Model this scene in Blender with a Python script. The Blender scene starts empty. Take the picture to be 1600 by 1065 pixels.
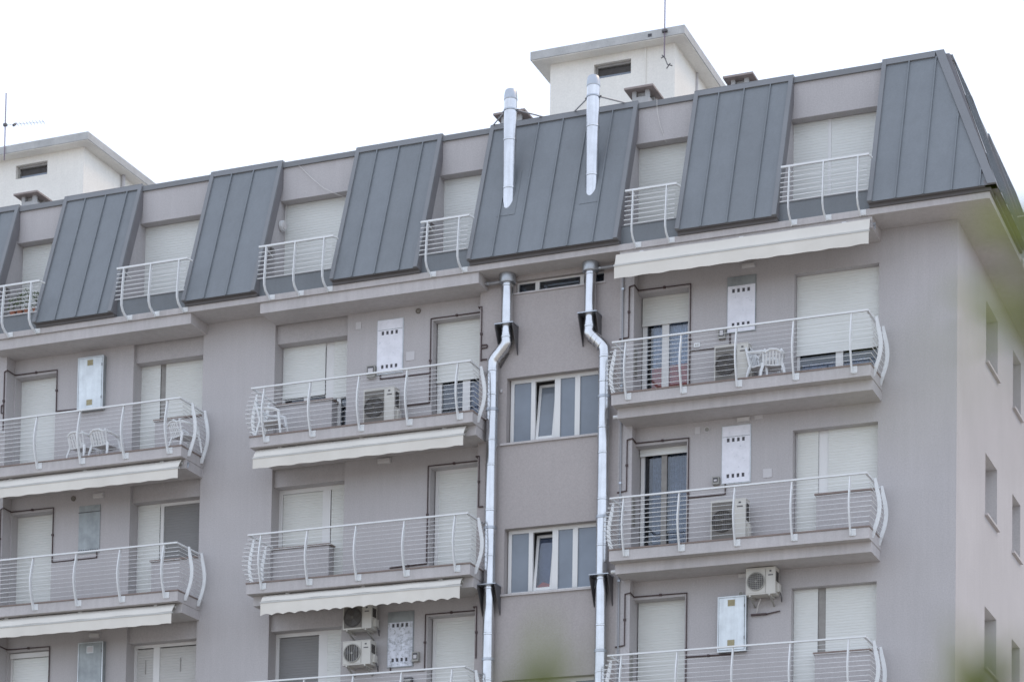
import bpy, math, random
from mathutils import Vector, Matrix

random.seed(7)
scene = bpy.context.scene
col = scene.collection

# ------------------------------------------------------------------ camera
cam_data = bpy.data.cameras.new("camera")
cam = bpy.data.objects.new("camera", cam_data)
col.objects.link(cam)
yaw, pitch, roll = math.radians(22.243), math.radians(3.142), math.radians(0.940)
fw = Vector((-math.sin(yaw) * math.cos(pitch), math.cos(yaw) * math.cos(pitch), math.sin(pitch)))
rt0 = Vector((math.cos(yaw), math.sin(yaw), 0))
up0 = rt0.cross(fw)
rt = math.cos(roll) * rt0 + math.sin(roll) * up0
up = -math.sin(roll) * rt0 + math.cos(roll) * up0
m = Matrix((rt, up, -fw)).transposed().to_4x4()
m.translation = Vector((8.838, -42.609, -15.279))
cam.matrix_world = m
cam_data.sensor_width = 36.0
cam_data.lens = 36.0 * 3711.8 / 1600.0
cam_data.shift_y = 1126.3 / 1600.0          # a lens shifted upwards keeps the walls upright
cam_data.clip_end = 5000
cam_data.dof.use_dof = True
cam_data.dof.focus_distance = 37.0
cam_data.dof.aperture_fstop = 2.6
scene.camera = cam

# ------------------------------------------------------------------ sky, sun, exposure
SUN_EL, SUN_AZ = math.radians(48), math.radians(48)      # azimuth clockwise from +Y: behind and to the right
world = bpy.data.worlds.new("World")
scene.world = world
world.use_nodes = True
nt = world.node_tree
nt.nodes.clear()
out = nt.nodes.new("ShaderNodeOutputWorld")
sky = nt.nodes.new("ShaderNodeTexSky")
sky.sky_type = 'NISHITA'
sky.sun_disc = False
sky.sun_elevation = SUN_EL
sky.sun_rotation = SUN_AZ
sky.dust_density = 0.4
b1 = nt.nodes.new("ShaderNodeBackground")
b1.inputs["Strength"].default_value = 0.05
nt.links.new(sky.outputs["Color"], b1.inputs["Color"])
b2 = nt.nodes.new("ShaderNodeBackground")               # the even white overcast layer
b2.inputs["Color"].default_value = (0.868, 0.937, 1.085, 1)
b2.inputs["Strength"].default_value = 1.10
add = nt.nodes.new("ShaderNodeAddShader")
nt.links.new(b1.outputs[0], add.inputs[0])
nt.links.new(b2.outputs[0], add.inputs[1])
nt.links.new(add.outputs[0], out.inputs["Surface"])

sun_data = bpy.data.lights.new("sun", 'SUN')
sun_data.energy = 0.7
sun_data.angle = math.radians(22)
sun_data.color = (1.0, 0.62, 0.25)
sun = bpy.data.objects.new("sun", sun_data)
col.objects.link(sun)
sd = Vector((math.sin(SUN_AZ) * math.cos(SUN_EL), math.cos(SUN_AZ) * math.cos(SUN_EL), math.sin(SUN_EL)))
sun.rotation_euler = sd.to_track_quat('Z', 'Y').to_euler()

scene.view_settings.view_transform = 'Standard'
scene.view_settings.look = 'None'
scene.view_settings.exposure = 0.06
scene.view_settings.gamma = 1.0
scene.view_settings.use_curve_mapping = False

# ------------------------------------------------------------------ materials
def mat(name, c, rough=0.7, metal=0.0, var=0.06, vscale=1.2, grain=0.0, gscale=60.0, bump=0.0, bscale=80.0,
        streak=0.0, spec=0.5, c2=None, c2thr=0.62, rand=0.0, wide=0.0):
    mt = bpy.data.materials.new(name)
    mt.use_nodes = True
    t = mt.node_tree
    n, l = t.nodes, t.links
    p = n["Principled BSDF"]
    p.inputs["Roughness"].default_value = rough
    p.inputs["Metallic"].default_value = metal
    p.inputs["Specular IOR Level"].default_value = spec
    geo = n.new("ShaderNodeNewGeometry")
    base = n.new("ShaderNodeRGB"); base.outputs[0].default_value = (*c, 1)
    cur = base.outputs[0]

    def mult(cur, tex_out, amt):
        mr = n.new("ShaderNodeMapRange")
        mr.inputs["From Min"].default_value = 0.25; mr.inputs["From Max"].default_value = 0.75
        mr.inputs["To Min"].default_value = 1 - amt; mr.inputs["To Max"].default_value = 1 + amt
        l.new(tex_out, mr.inputs["Value"])
        mx = n.new("ShaderNodeMix"); mx.data_type = 'RGBA'; mx.blend_type = 'MULTIPLY'
        mx.inputs["Factor"].default_value = 1
        l.new(cur, mx.inputs["A"]); l.new(mr.outputs[0], mx.inputs["B"])
        return mx.outputs["Result"]

    def noise(scale, detail=4, vec=None, rough_=0.6):
        t_ = n.new("ShaderNodeTexNoise")
        t_.inputs["Scale"].default_value = scale; t_.inputs["Detail"].default_value = detail
        t_.inputs["Roughness"].default_value = rough_
        l.new(vec or geo.outputs["Position"], t_.inputs["Vector"])
        return t_.outputs["Fac"]
    if var: cur = mult(cur, noise(vscale), var)
    if rand:
        oi = n.new("ShaderNodeObjectInfo")
        cr = n.new("ShaderNodeMix"); cr.data_type = 'RGBA'
        cr.inputs["A"].default_value = (1 - rand, 1 - rand * 1.1, 1 - rand * 1.35, 1); cr.inputs["B"].default_value = (1 + rand * .6, 1 + rand * .62, 1 + rand * .62, 1)
        l.new(oi.outputs["Random"], cr.inputs["Factor"])
        mq = n.new("ShaderNodeMix"); mq.data_type = 'RGBA'; mq.blend_type = 'MULTIPLY'; mq.inputs["Factor"].default_value = 1
        l.new(cur, mq.inputs["A"]); l.new(cr.outputs["Result"], mq.inputs["B"]); cur = mq.outputs["Result"]
    if grain: cur = mult(cur, noise(gscale, 2), grain)
    if streak:
        mp = n.new("ShaderNodeMapping")
        mp.inputs["Scale"].default_value = (9, 9, 0.7)
        l.new(geo.outputs["Position"], mp.inputs["Vector"])
        cur = mult(cur, noise(1.0, 5, mp.outputs[0]), streak)
    if c2:
        st = n.new("ShaderNodeMapRange")
        st.inputs["From Min"].default_value = c2thr; st.inputs["From Max"].default_value = c2thr + 0.12
        l.new(noise(vscale * 3, 6, None, 0.7), st.inputs["Value"])
        mx = n.new("ShaderNodeMix"); mx.data_type = 'RGBA'
        l.new(st.outputs[0], mx.inputs["Factor"]); l.new(cur, mx.inputs["A"])
        mx.inputs["B"].default_value = (*c2, 1)
        cur = mx.outputs["Result"]
    l.new(cur, p.inputs["Base Color"])
    if bump:
        bp = n.new("ShaderNodeBump"); bp.inputs["Strength"].default_value = bump
        bp.inputs["Distance"].default_value = wide or 0.01
        l.new(noise(bscale, 3), bp.inputs["Height"]); l.new(bp.outputs[0], p.inputs["Normal"])
    return mt

def glass_mat(name, tint=(0.75, 0.8, 0.85), gloss=0.085):
    mt = bpy.data.materials.new(name); mt.use_nodes = True
    n, l = mt.node_tree.nodes, mt.node_tree.links
    n.clear()
    o = n.new("ShaderNodeOutputMaterial"); mx = n.new("ShaderNodeMixShader")
    tr = n.new("ShaderNodeBsdfTransparent"); tr.inputs[0].default_value = (*tint, 1)
    gl = n.new("ShaderNodeBsdfGlossy"); gl.inputs["Roughness"].default_value = 0.03
    geo = n.new("ShaderNodeNewGeometry"); ns = n.new("ShaderNodeTexNoise"); ns.inputs["Scale"].default_value = 1.3
    l.new(geo.outputs["Position"], ns.inputs["Vector"])
    mr = n.new("ShaderNodeMapRange"); mr.inputs["To Min"].default_value = gloss * .8; mr.inputs["To Max"].default_value = gloss * 1.2
    l.new(ns.outputs["Fac"], mr.inputs["Value"]); l.new(mr.outputs[0], mx.inputs[0])
    l.new(tr.outputs[0], mx.inputs[1]); l.new(gl.outputs[0], mx.inputs[2]); l.new(mx.outputs[0], o.inputs[0])
    return mt

M = dict(
    plaster=mat("lilac_plaster", (0.470, 0.454, 0.458), .9, var=.06, vscale=.5, grain=.10, gscale=38, bump=.25, bscale=55, streak=.032, spec=.2),
    stair=mat("taupe_plaster", (0.405, 0.376, 0.370), .9, var=.05, vscale=.6, grain=.09, gscale=38, bump=.25, bscale=55, streak=.022, spec=.2),
    slab=mat("slab_plaster", (0.505, 0.485, 0.485), .9, var=.07, vscale=1.0, grain=.06, gscale=40, streak=.08, spec=.2),
    tile=mat("terracotta_tile_edge", (0.25, 0.2, 0.18), .8, var=.15, vscale=6),
    roof=mat("slate_blue_sheet_metal", (0.178, 0.196, 0.213), .42, var=.06, vscale=1.3, grain=.05, gscale=30, streak=.045, spec=.5, rand=.04, bump=.35, bscale=1.6, wide=.05),
    trim=mat("slate_grey_trim_metal", (0.205, 0.213, 0.225), .5, var=.06, vscale=2, spec=.4),
    cheek=mat("grey_cheek_metal", (0.19, 0.185, 0.195), .6, var=.06, vscale=2, spec=.3),
    dark=mat("dark_drip_metal", (0.12, 0.112, 0.112), .6, var=.1, vscale=3),
    white=mat("white_painted_metal", (0.74, 0.76, 0.77), .45, var=.05, vscale=5),
    shutter=mat("white_roller_shutter", (0.735, 0.758, 0.745), .55, var=.04, vscale=1.0, rand=.09),
    shutter2=mat("grey_roller_shutter", (0.235, 0.235, 0.235), .6, var=.04, vscale=1.0),
    blind=mat("pale_grey_blind", (0.55, 0.55, 0.535), .6, var=.04, vscale=2),
    pvc=mat("white_window_frame", (0.73, 0.735, 0.73), .4, var=.03, vscale=3),
    mull=mat("grey_brown_mullion", (0.30, 0.29, 0.275), .6, var=.15, vscale=9),
    glass=glass_mat("window_glass"),
    obscure=mat("stair_window_glass", (0.20, 0.235, 0.285), .05, var=.2, vscale=.8, spec=.6, rand=.14),
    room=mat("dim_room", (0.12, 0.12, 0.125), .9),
    lace=mat("lace_curtain", (0.62, 0.66, 0.75), .9, var=.25, vscale=9, grain=.25, gscale=26),
    lace2=mat("blue_grey_curtain", (0.20, 0.23, 0.29), .9, var=.3, vscale=14, grain=.3, gscale=40),
    darkcurtain=mat("dark_patterned_curtain", (0.13, 0.11, 0.11), .9, var=.5, vscale=12),
    bluecurtain=mat("blue_curtain", (0.2, 0.23, 0.33), .9, var=.2, vscale=8),
    red_cloth_and_reflection=mat("red_orange_cloth_and_reflection", (0.75, 0.12, 0.07), .9, var=.3, vscale=10),  # door cloth, also the imitated red reflection in the stair window
    steel=mat("stainless_steel_flue", (0.61, 0.62, 0.635), .24, 1.0, var=.08, vscale=4, streak=.14),
    steel_dull=mat("dull_steel_cap", (0.44, 0.47, 0.51), .4, .9, var=.1, vscale=6),
    bracket=mat("dark_steel_bracket", (0.115, 0.112, 0.118), .55, .3, var=.15, vscale=8),
    awning=mat("cream_awning_cloth", (0.70, 0.675, 0.62), .9, var=.06, vscale=1.5, streak=.0, spec=.15),
    awnbar=mat("awning_front_bar", (0.5, 0.5, 0.48), .5, var=.08, vscale=4),
    gaspipe=mat("brown_gas_pipe", (0.075, 0.05, 0.05), .6, var=.15, vscale=9),
    zinc=mat("galvanised_zinc", (0.66, 0.71, 0.735), .42, .35, var=.14, vscale=4, streak=.12),
    zinc_dull=mat("weathered_galvanised_sheet", (0.33, 0.36, 0.37), .5, .35, var=.22, vscale=4, streak=.1),
    cabwhite=mat("white_cabinet_sheet", (0.78, 0.79, 0.85), .45, var=.1, vscale=5, c2=(.5, .54, .6), c2thr=.6),
    cabstain=mat("stained_white_cabinet_sheet", (0.66, 0.69, 0.76), .5, var=.12, vscale=5, streak=.22, c2=(.36, .38, .41), c2thr=.50),
    hole=mat("dark_opening", (0.09, 0.09, 0.10), .9),
    mesh=mat("tan_vent_mesh", (0.36, 0.32, 0.2), .8, var=.2, vscale=30),
    acwhite=mat("cream_ac_casing", (0.57, 0.56, 0.52), .5, var=.05, vscale=4),
    acgrey=mat("grey_ac_grille", (0.33, 0.325, 0.3), .6, var=.1, vscale=6),
    acpanel=mat("brown_grey_fan_panel", (0.17, 0.16, 0.145), .7, var=.1, vscale=6),
    acdark=mat("dark_fan_opening", (0.075, 0.07, 0.068), .7, var=.2, vscale=9),
    plastic=mat("white_garden_chair_plastic", (0.76, 0.78, 0.79), .4, var=.06, vscale=6),
    pent=mat("pale_cream_render", (0.86, 0.84, 0.785), .9, var=.05, vscale=1.0, grain=.05, gscale=30, streak=.025, spec=.2),
    concrete=mat("weathered_concrete", (0.47, 0.475, 0.47), .9, var=.15, vscale=2.5, grain=.08, gscale=25, streak=.05),
    chim=mat("grey_chimney_render", (0.47, 0.475, 0.475), .9, var=.12, vscale=5),
    chimcap=mat("brown_chimney_cap", (0.31, 0.265, 0.25), .85, var=.15, vscale=6),
    antenna=mat("antenna_metal", (0.2, 0.16, 0.2), .5, .4),
    pale=mat("pale_cover_plate", (0.56, 0.55, 0.56), .6),
    lampglass=mat("bulkhead_lamp_diffuser", (0.6, 0.585, 0.58), .5),
    ventm=mat("round_vent_brown", (0.16, 0.14, 0.12), .7, var=.2, vscale=30),
    greypipe=mat("grey_downpipe_metal", (0.33, 0.34, 0.36), .5, .3),
    terracotta=mat("terracotta_pot", (0.33, 0.15, 0.1), .85, var=.2, vscale=20),
    leafpot=mat("pot_plant_leaf", (0.09, 0.13, 0.05), .6, var=.4, vscale=20),
    leaf=mat("spring_leaf", (0.065, 0.078, 0.013), .5, var=.25, vscale=25),
    bark=mat("young_bark", (0.13, 0.1, 0.07), .9, var=.2, vscale=20),
    cable=mat("pale_cable", (0.62, 0.61, 0.59), .6),
    ground=mat("pale_paving", (0.43, 0.385, 0.325), .95, var=.2, vscale=.15, grain=.1, gscale=5),
    lawn=mat("lawn_soil", (0.09, 0.11, 0.05), .95, var=.3, vscale=.4),
    rooftop=mat("bitumen_roof", (0.2, 0.2, 0.2), .95, var=.15, vscale=.8),
)
_t = M["leaf"].node_tree                                # light shines through the thin leaves
_tr = _t.nodes.new("ShaderNodeBsdfTranslucent"); _tr.inputs[0].default_value = (0.08, 0.10, 0.010, 1)
_ad = _t.nodes.new("ShaderNodeAddShader")
_t.links.new(_t.nodes["Principled BSDF"].outputs[0], _ad.inputs[0]); _t.links.new(_tr.outputs[0], _ad.inputs[1])
_t.links.new(_ad.outputs[0], [x for x in _t.nodes if x.type == 'OUTPUT_MATERIAL'][0].inputs["Surface"])

# ------------------------------------------------------------------ mesh helpers
def T_front(p): return Vector(p)
def T_east(p): return Vector((-p[1], p[0], p[2]))      # same profile turned round the right corner

class MB:
    def __init__(self, T=T_front):
        self.v, self.f, self.T = [], [], T
    def add(self, vs, fs):
        o = len(self.v)
        self.v += [self.T(p) for p in vs]
        self.f += [tuple(i + o for i in f) for f in fs]
        return self
    def box(self, x0, x1, y0, y1, z0, z1):
        vs = [(x, y, z) for z in (z0, z1) for y in (y0, y1) for x in (x0, x1)]
        return self.add(vs, [(0, 2, 3, 1), (4, 5, 7, 6), (0, 1, 5, 4), (2, 6, 7, 3), (0, 4, 6, 2), (1, 3, 7, 5)])
    def prism_x(self, prof, x0, x1):                    # prof: list of (y, z)
        n = len(prof)
        vs = [(x0, y, z) for y, z in prof] + [(x1, y, z) for y, z in prof]
        fs = [(i, (i + 1) % n, n + (i + 1) % n, n + i) for i in range(n)]
        return self.add(vs, fs + [tuple(range(n - 1, -1, -1)), tuple(range(n, 2 * n))])
    def poly_y(self, prof, y0, y1):                     # prof: list of (x, z) extruded along y
        n = len(prof)
        vs = [(x, y0, z) for x, z in prof] + [(x, y1, z) for x, z in prof]
        fs = [(i, (i + 1) % n, n + (i + 1) % n, n + i) for i in range(n)]
        return self.add(vs, fs + [tuple(range(n - 1, -1, -1)), tuple(range(n, 2 * n))])
    def tube(self, pts, r, seg=6, cap=True):
        pts = [Vector(p) for p in pts]
        rs = r if isinstance(r, (list, tuple)) else [r] * len(pts)
        vs, fs = [], []
        prev = None
        for i, p in enumerate(pts):
            if i == 0: d = pts[1] - p
            elif i == len(pts) - 1: d = p - pts[i - 1]
            else: d = (pts[i + 1] - p).normalized() + (p - pts[i - 1]).normalized()
            d.normalize()
            if prev is None:
                a = Vector((0, 0, 1)) if abs(d.z) < .9 else Vector((1, 0, 0))
                u = d.cross(a).normalized()
            else:
                u = (prev - d * prev.dot(d)).normalized()
            prev = u
            w = d.cross(u)
            k = 1.0
            if 0 < i < len(pts) - 1:
                c = max(-1, min(1, (pts[i + 1] - p).normalized().dot((p - pts[i - 1]).normalized())))
                k = 1 / max(.5, math.cos(math.acos(c) / 2))
            for s in range(seg):
                an = 2 * math.pi * s / seg
                vs.append(p + (u * math.cos(an) + w * math.sin(an)) * rs[i] * (k if seg > 8 else 1))
        for i in range(len(pts) - 1):
            for s in range(seg):
                a, b = i * seg + s, i * seg + (s + 1) % seg
                fs.append((a, b, b + seg, a + seg))
        if cap:
            fs.append(tuple(range(seg - 1, -1, -1)))
            fs.append(tuple((len(pts) - 1) * seg + s for s in range(seg)))
        return self.add(vs, fs)
    def lathe(self, prof, cx, cy, seg=24):              # prof: list of (r, z)
        vs, fs = [], []
        for r, z in prof:
            for s in range(seg):
                an = 2 * math.pi * s / seg
                vs.append((cx + r * math.cos(an), cy + r * math.sin(an), z))
        for i in range(len(prof) - 1):
            for s in range(seg):
                a, b = i * seg + s, i * seg + (s + 1) % seg
                fs.append((a, b, b + seg, a + seg))
        fs.append(tuple(range(seg - 1, -1, -1)))
        fs.append(tuple((len(prof) - 1) * seg + s for s in range(seg)))
        return self.add(vs, fs)
    def disc_y(self, cx, cz, y, r, seg=24, r_in=None, depth=0.01):
        """disc or ring facing the viewer (towards -y), with thickness"""
        vs, fs = [], []
        rings = [(r, y + depth), (r, y)] + ([(r_in, y), (r_in, y + depth)] if r_in else [])
        for rr, yy in rings:
            for s in range(seg):
                an = 2 * math.pi * s / seg
                vs.append((cx + rr * math.cos(an), yy, cz + rr * math.sin(an)))
        for i in range(len(rings) - 1):
            for s in range(seg):
                a, b = i * seg + s, i * seg + (s + 1) % seg
                fs.append((a, b, b + seg, a + seg))
        if not r_in:
            fs.append(tuple(seg + s for s in range(seg)))
        return self.add(vs, fs)
    def build(self, name, material, parent=None, smooth=False):
        me = bpy.data.meshes.new(name)
        me.from_pydata([tuple(v) for v in self.v], [], self.f)
        me.materials.append(material)
        if smooth:
            for p in me.polygons: p.use_smooth = True
            me.set_sharp_from_angle(angle=math.radians(40))
        me.update()
        o = bpy.data.objects.new(name, me)
        col.objects.link(o)
        if parent is not None:
            o.parent = parent
            o.matrix_parent_inverse = parent_inv(parent)
        return o

def world_loc(o):
    mt_ = Matrix.Translation(o.location) @ o.rotation_euler.to_matrix().to_4x4()
    if o.parent: return world_loc(o.parent) @ o.matrix_parent_inverse @ mt_
    return mt_
def parent_inv(p): return world_loc(p).inverted()

def tag(o, label=None, cat=None, group=None, kind=None):
    if label: o["label"] = label
    if cat: o["category"] = cat
    if group: o["group"] = group
    if kind: o["kind"] = kind
    return o
def thing(name, label, cat, loc=(0, 0, 0), group=None):
    o = bpy.data.objects.new(name, None)
    o.empty_display_size = .2
    col.objects.link(o)
    o.location = loc
    return tag(o, label, cat, group)
def share(src, parent, offset=(0, 0, 0)):               # another part with the same mesh
    c = src.copy(); col.objects.link(c)
    c.parent = parent
    c.location = Vector(src.location) + Vector(offset)
    return c

GROUND = -16.8
# ------------------------------------------------------------------ ground
g = MB().box(-1500, 1500, -1500, 1500, GROUND - 1, GROUND).build("ground", M["ground"]); tag(g, kind="structure")
g = MB().box(-40, 6, -9, -2.2, GROUND - .5, GROUND + .05).build("lawn", M["lawn"]); tag(g, kind="structure")

# ------------------------------------------------------------------ apartment building
bld = thing("apartment_building", "lilac grey apartment block with slate blue mansard roof and white shutters", "building", (0, 0, GROUND))

def wall_face(mb, u0, u1, z0, z1, y, ops, depth):
    us = sorted({u0, u1, *[o[0] for o in ops], *[o[1] for o in ops]})
    zs = sorted({z0, z1, *[o[2] for o in ops], *[o[3] for o in ops]})
    for i in range(len(us) - 1):
        for j in range(len(zs) - 1):
            cu, cz = (us[i] + us[i + 1]) / 2, (zs[j] + zs[j + 1]) / 2
            if any(o[0] < cu < o[1] and o[2] < cz < o[3] for o in ops): continue
            mb.add([(us[i], y, zs[j]), (us[i + 1], y, zs[j]), (us[i + 1], y, zs[j + 1]), (us[i], y, zs[j + 1])], [(0, 1, 2, 3)])
    for op in ops:
        a, b, c, d = op[:4]
        Y = y + (op[4] if len(op) > 4 else depth)
        mb.add([(a, y, c), (a, Y, c), (a, Y, d), (a, y, d)], [(0, 1, 2, 3)])
        mb.add([(b, y, c), (b, Y, c), (b, Y, d), (b, y, d)], [(3, 2, 1, 0)])
        mb.add([(a, y, d), (b, y, d), (b, Y, d), (a, Y, d)], [(3, 2, 1, 0)])
        mb.add([(a, y, c), (b, y, c), (b, Y, c), (a, Y, c)], [(0, 1, 2, 3)])

TOP = 2.73                                   # underside of the eaves
K = (0, 1, 2)
HEAD, SILL, FLOOR = 2.13, 0.86, -0.08
YS = -0.22                                   # face of the stair block

# right bay wall
ops = []
for k in K:
    z = -3 * k
    ops.append((-6.22, -5.18, FLOOR + z, HEAD + z))
    ops.append((-3.09, -1.465, FLOOR + z, HEAD - .02 + z))
mb = MB(); wall_face(mb, -6.22, 0, GROUND, TOP, 0, ops, .42); mb.build("wall", M["plaster"], bld)
# pilaster and mid / left bays
ops = [(-14.13, -12.47, GROUND, TOP, .089)]
for k in K: ops.append((-10.56, -9.445, FLOOR - 3 * k, HEAD + .02 - 3 * k))
mb = MB(); wall_face(mb, -15.82, -9.44, GROUND, TOP, 0, ops, .42); mb.build("wall", M["plaster"], bld)
ops = [(-17.5, -15.821, GROUND, TOP, .089)]
for k in K: ops.append((-20.45, -19.42, FLOOR - 3 * k, HEAD - 3 * k))
mb = MB(); wall_face(mb, -20.48, -15.82, GROUND, TOP, 0, ops, .42); mb.build("wall", M["plaster"], bld)
# window strips set back between panel and pilaster
YL = .09
for (a, b, pa, pb) in ((-14.13, -12.47, -14.13, -12.84), (-17.5, -15.82, -17.0, -15.82)):
    mb = MB()
    ops = [(a, b, FLOOR - 3 * k, HEAD - 3 * k) for k in K]
    wall_face(mb, a, b, GROUND, TOP, YL, ops, .4)
    mb.build("wall", M["plaster"], bld)
# parapets under the wide windows, each with its sill
def parapet(a, b, y, k, oa=.03, ob=.03):
    p = MB().box(a, b, y, y + .3, FLOOR - 3 * k, SILL - .035 - 3 * k).build("parapet", M["plaster"], bld)
    MB().box(a - oa, b + ob, y - .035, y + .26, SILL - .033 - 3 * k, SILL - 3 * k).build("sill", M["tile"], p)
for k in K:
    parapet(-14.127, -12.84, YL + .003, k, -.002)
    parapet(-17.0, -15.823, YL + .003, k, .03, -.002)
for k in (1, 2):
    parapet(-2.63, -1.468, .012, k, .03, -.002)
# stair block, and its twin at the left
def stair_block(x0, x1, wins):
    mb = MB()
    wall_face(mb, x0, x1, GROUND, TOP, YS, wins, .26)
    for x in (x0, x1):
        mb.add([(x, YS, GROUND), (x, .02, GROUND), (x, .02, TOP), (x, YS, TOP)], [(0, 1, 2, 3)])
    return mb.build("wall", M["stair"], bld)
SW = [(-8.84, -6.84, .70 - 3 * k - 1.30, .70 - 3 * k) for k in (0, 1, 2)]
sw_strip = (-8.69, -6.84, 2.385, 2.625)
stair_block(-9.44, -6.50, SW + [sw_strip])
# pilaster strip right of the stairs keeps the lilac colour
mb = MB(); mb.box(-6.50, -6.215, YS, .02, GROUND, TOP); mb.build("pilaster", M["plaster"], bld)
YS2 = -.30
mb = MB(); mb.box(-23.7, -20.48, YS2, .02, GROUND, TOP); mb.build("wall", M["plaster"], bld)
mb = MB(); mb.box(-32, -23.7, 0, .3, GROUND, TOP); mb.build("wall", M["plaster"], bld)
# right hand side wall
EW = []
for k in K:
    EW += [(2.72, 3.92, .99 - 3 * k, 2.18 - 3 * k), (5.57, 6.48, .99 - 3 * k, 2.18 - 3 * k)]
mb = MB(T_east); wall_face(mb, 0, 13, GROUND, TOP, 0, EW, .36); mb.build("wall", M["plaster"], bld)
mb = MB(); mb.box(-32, -.41, 12.7, 13, GROUND, 5.745); mb.box(-.41, -.01, 12.7, 12.99, GROUND, TOP); mb.box(-32, -31.7, .3, 12.7, GROUND, 5.745); mb.build("wall", M["plaster"], bld)
for (a, b, c, d) in EW:
    w = MB(T_east).box(a, b, .30, .36, c, d).build("window", M["pvc"], bld)
    mb = MB(T_east); mb.box(a + .05, b - .05, .285, .298, c + .04, d - .04); mb.build("shutter", M["shutter"], w)
    MB(T_east).box(a - .04, b + .05, -.06, .28, c - .045, c - .002).build("sill", M["slab"], w)

# ------------------------------------------------------------------ windows and shutters
def shutter_mb(x0, x1, z0, z1, y, pitch=.056, T=T_front):
    mb = MB(T)
    n = max(1, int(round((z1 - z0) / pitch)))
    p = (z1 - z0) / n
    for i in range(n):
        zt, zb = z1 - i * p, z1 - (i + 1) * p
        prof = [(y + .003, zt), (y - .002, zt - p * .22), (y - .0025, zt - p * .55), (y - .0005, zb + p * .1), (y + .003, zb)]
        vs = [(x, yy, zz) for yy, zz in prof for x in (x0, x1)]
        mb.add(vs, [(2 * q, 2 * q + 2, 2 * q + 3, 2 * q + 1) for q in range(4)])
    mb.box(x0, x1, y - .012, y + .012, z0 - .045, z0)        # bottom bar
    return mb
def frame_mb(x0, x1, z0, z1, y, w=.06, d=.06, bars=()):
    mb = MB()
    mb.box(x0, x0 + w, y, y + d, z0, z1); mb.box(x1 - w, x1, y, y + d, z0, z1)
    mb.box(x0 + w, x1 - w, y, y + d, z1 - w, z1); mb.box(x0 + w, x1 - w, y, y + d, z0, z0 + w)
    for b0, b1 in bars: mb.box(b0, b1, y - .004, y + d, z0 + w, z1 - w)
    return mb
def window(x0, x1, z0, z1, y, bars=(), shutters=(), panes=(), w=.05, back=True, frame_mat="pvc"):
    """shutters: (x0,x1,z0,z1,material[,y offset]); panes: (x0,x1,z0,z1)"""
    o = frame_mb(x0, x1, z0, z1, y, w, .06, bars).build("window", M[frame_mat], bld)
    for s in shutters:
        dy = s[5] if len(s) > 5 else -.02
        shutter_mb(s[0], s[1], s[2] + .045, s[3], y + dy).build("shutter", M[s[4]], o)
    for p in panes:
        MB().box(p[0], p[1], y + .03, y + .036, p[2], p[3]).build("pane", M["glass"], o)
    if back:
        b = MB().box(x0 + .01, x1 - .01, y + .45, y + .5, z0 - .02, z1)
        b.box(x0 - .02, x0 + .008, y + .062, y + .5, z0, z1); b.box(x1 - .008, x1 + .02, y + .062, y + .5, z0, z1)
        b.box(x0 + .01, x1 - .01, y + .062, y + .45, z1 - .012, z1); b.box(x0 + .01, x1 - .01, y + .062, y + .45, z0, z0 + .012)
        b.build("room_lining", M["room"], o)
    return o
def curtain(win, x0, x1, z0, z1, y, mname, folds=9, amp=.015):
    mb = MB(); n = folds * 4
    vs = []
    for i in range(n + 1):
        x = x0 + (x1 - x0) * i / n
        yy = y + amp * math.sin(i * math.pi / 2 + .4) + amp * .5 * math.sin(i * .7)
        vs += [(x, yy, z0), (x, yy, z1)]
    mb.add(vs, [(2 * i, 2 * i + 2, 2 * i + 3, 2 * i + 1) for i in range(n)])
    return mb.build("curtain", M[mname], win)

HF = HEAD
# right bay doors
YW = .27
w = window(-6.2, -5.19, FLOOR, HF, YW, [(-5.80, -5.66)], [(-6.2, -5.19, 1.56, HF, "shutter", -.03)],
           [(-6.12, -5.80, 0, 1.58), (-5.66, -5.24, 0, 1.58)], w=.09)
curtain(w, -6.02, -5.80, .02, 1.7, YW + .12, "lace", 6); curtain(w, -5.68, -5.2, .02, 1.7, YW + .12, "lace", 10)
curtain(w, -6.02, -5.79, FLOOR, .74, YW + .055, "red_cloth_and_reflection", 3, .008); curtain(w, -5.67, -5.2, FLOOR, .77, YW + .055, "red_cloth_and_reflection", 5, .008)
z = -3
w = window(-6.2, -5.19, FLOOR + z, HF + z, YW, [], [(-6.2, -5.19, HF - .14 + z, HF + z, "shutter", -.05)],
           [(-6.12, -5.78, z, HF - .06 + z), (-5.67, -5.24, z, HF - .06 + z)], w=.075)
MB().box(-5.78, -5.67, YW - .003, YW + .06, FLOOR + z + .07, HF - .1 + z).build("sash_stile", M["mull"], w)
curtain(w, -6.0, -5.79, FLOOR + z, HF + z, YW + .12, "lace2", 5); curtain(w, -5.65, -5.2, FLOOR + z, HF + z, YW + .12, "lace2", 9)
z = -6
window(-6.2, -5.19, FLOOR + z, HF + z, YW, (), [(-6.2, -5.19, FLOOR + z, HF + z, "shutter", -.03)])
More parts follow.
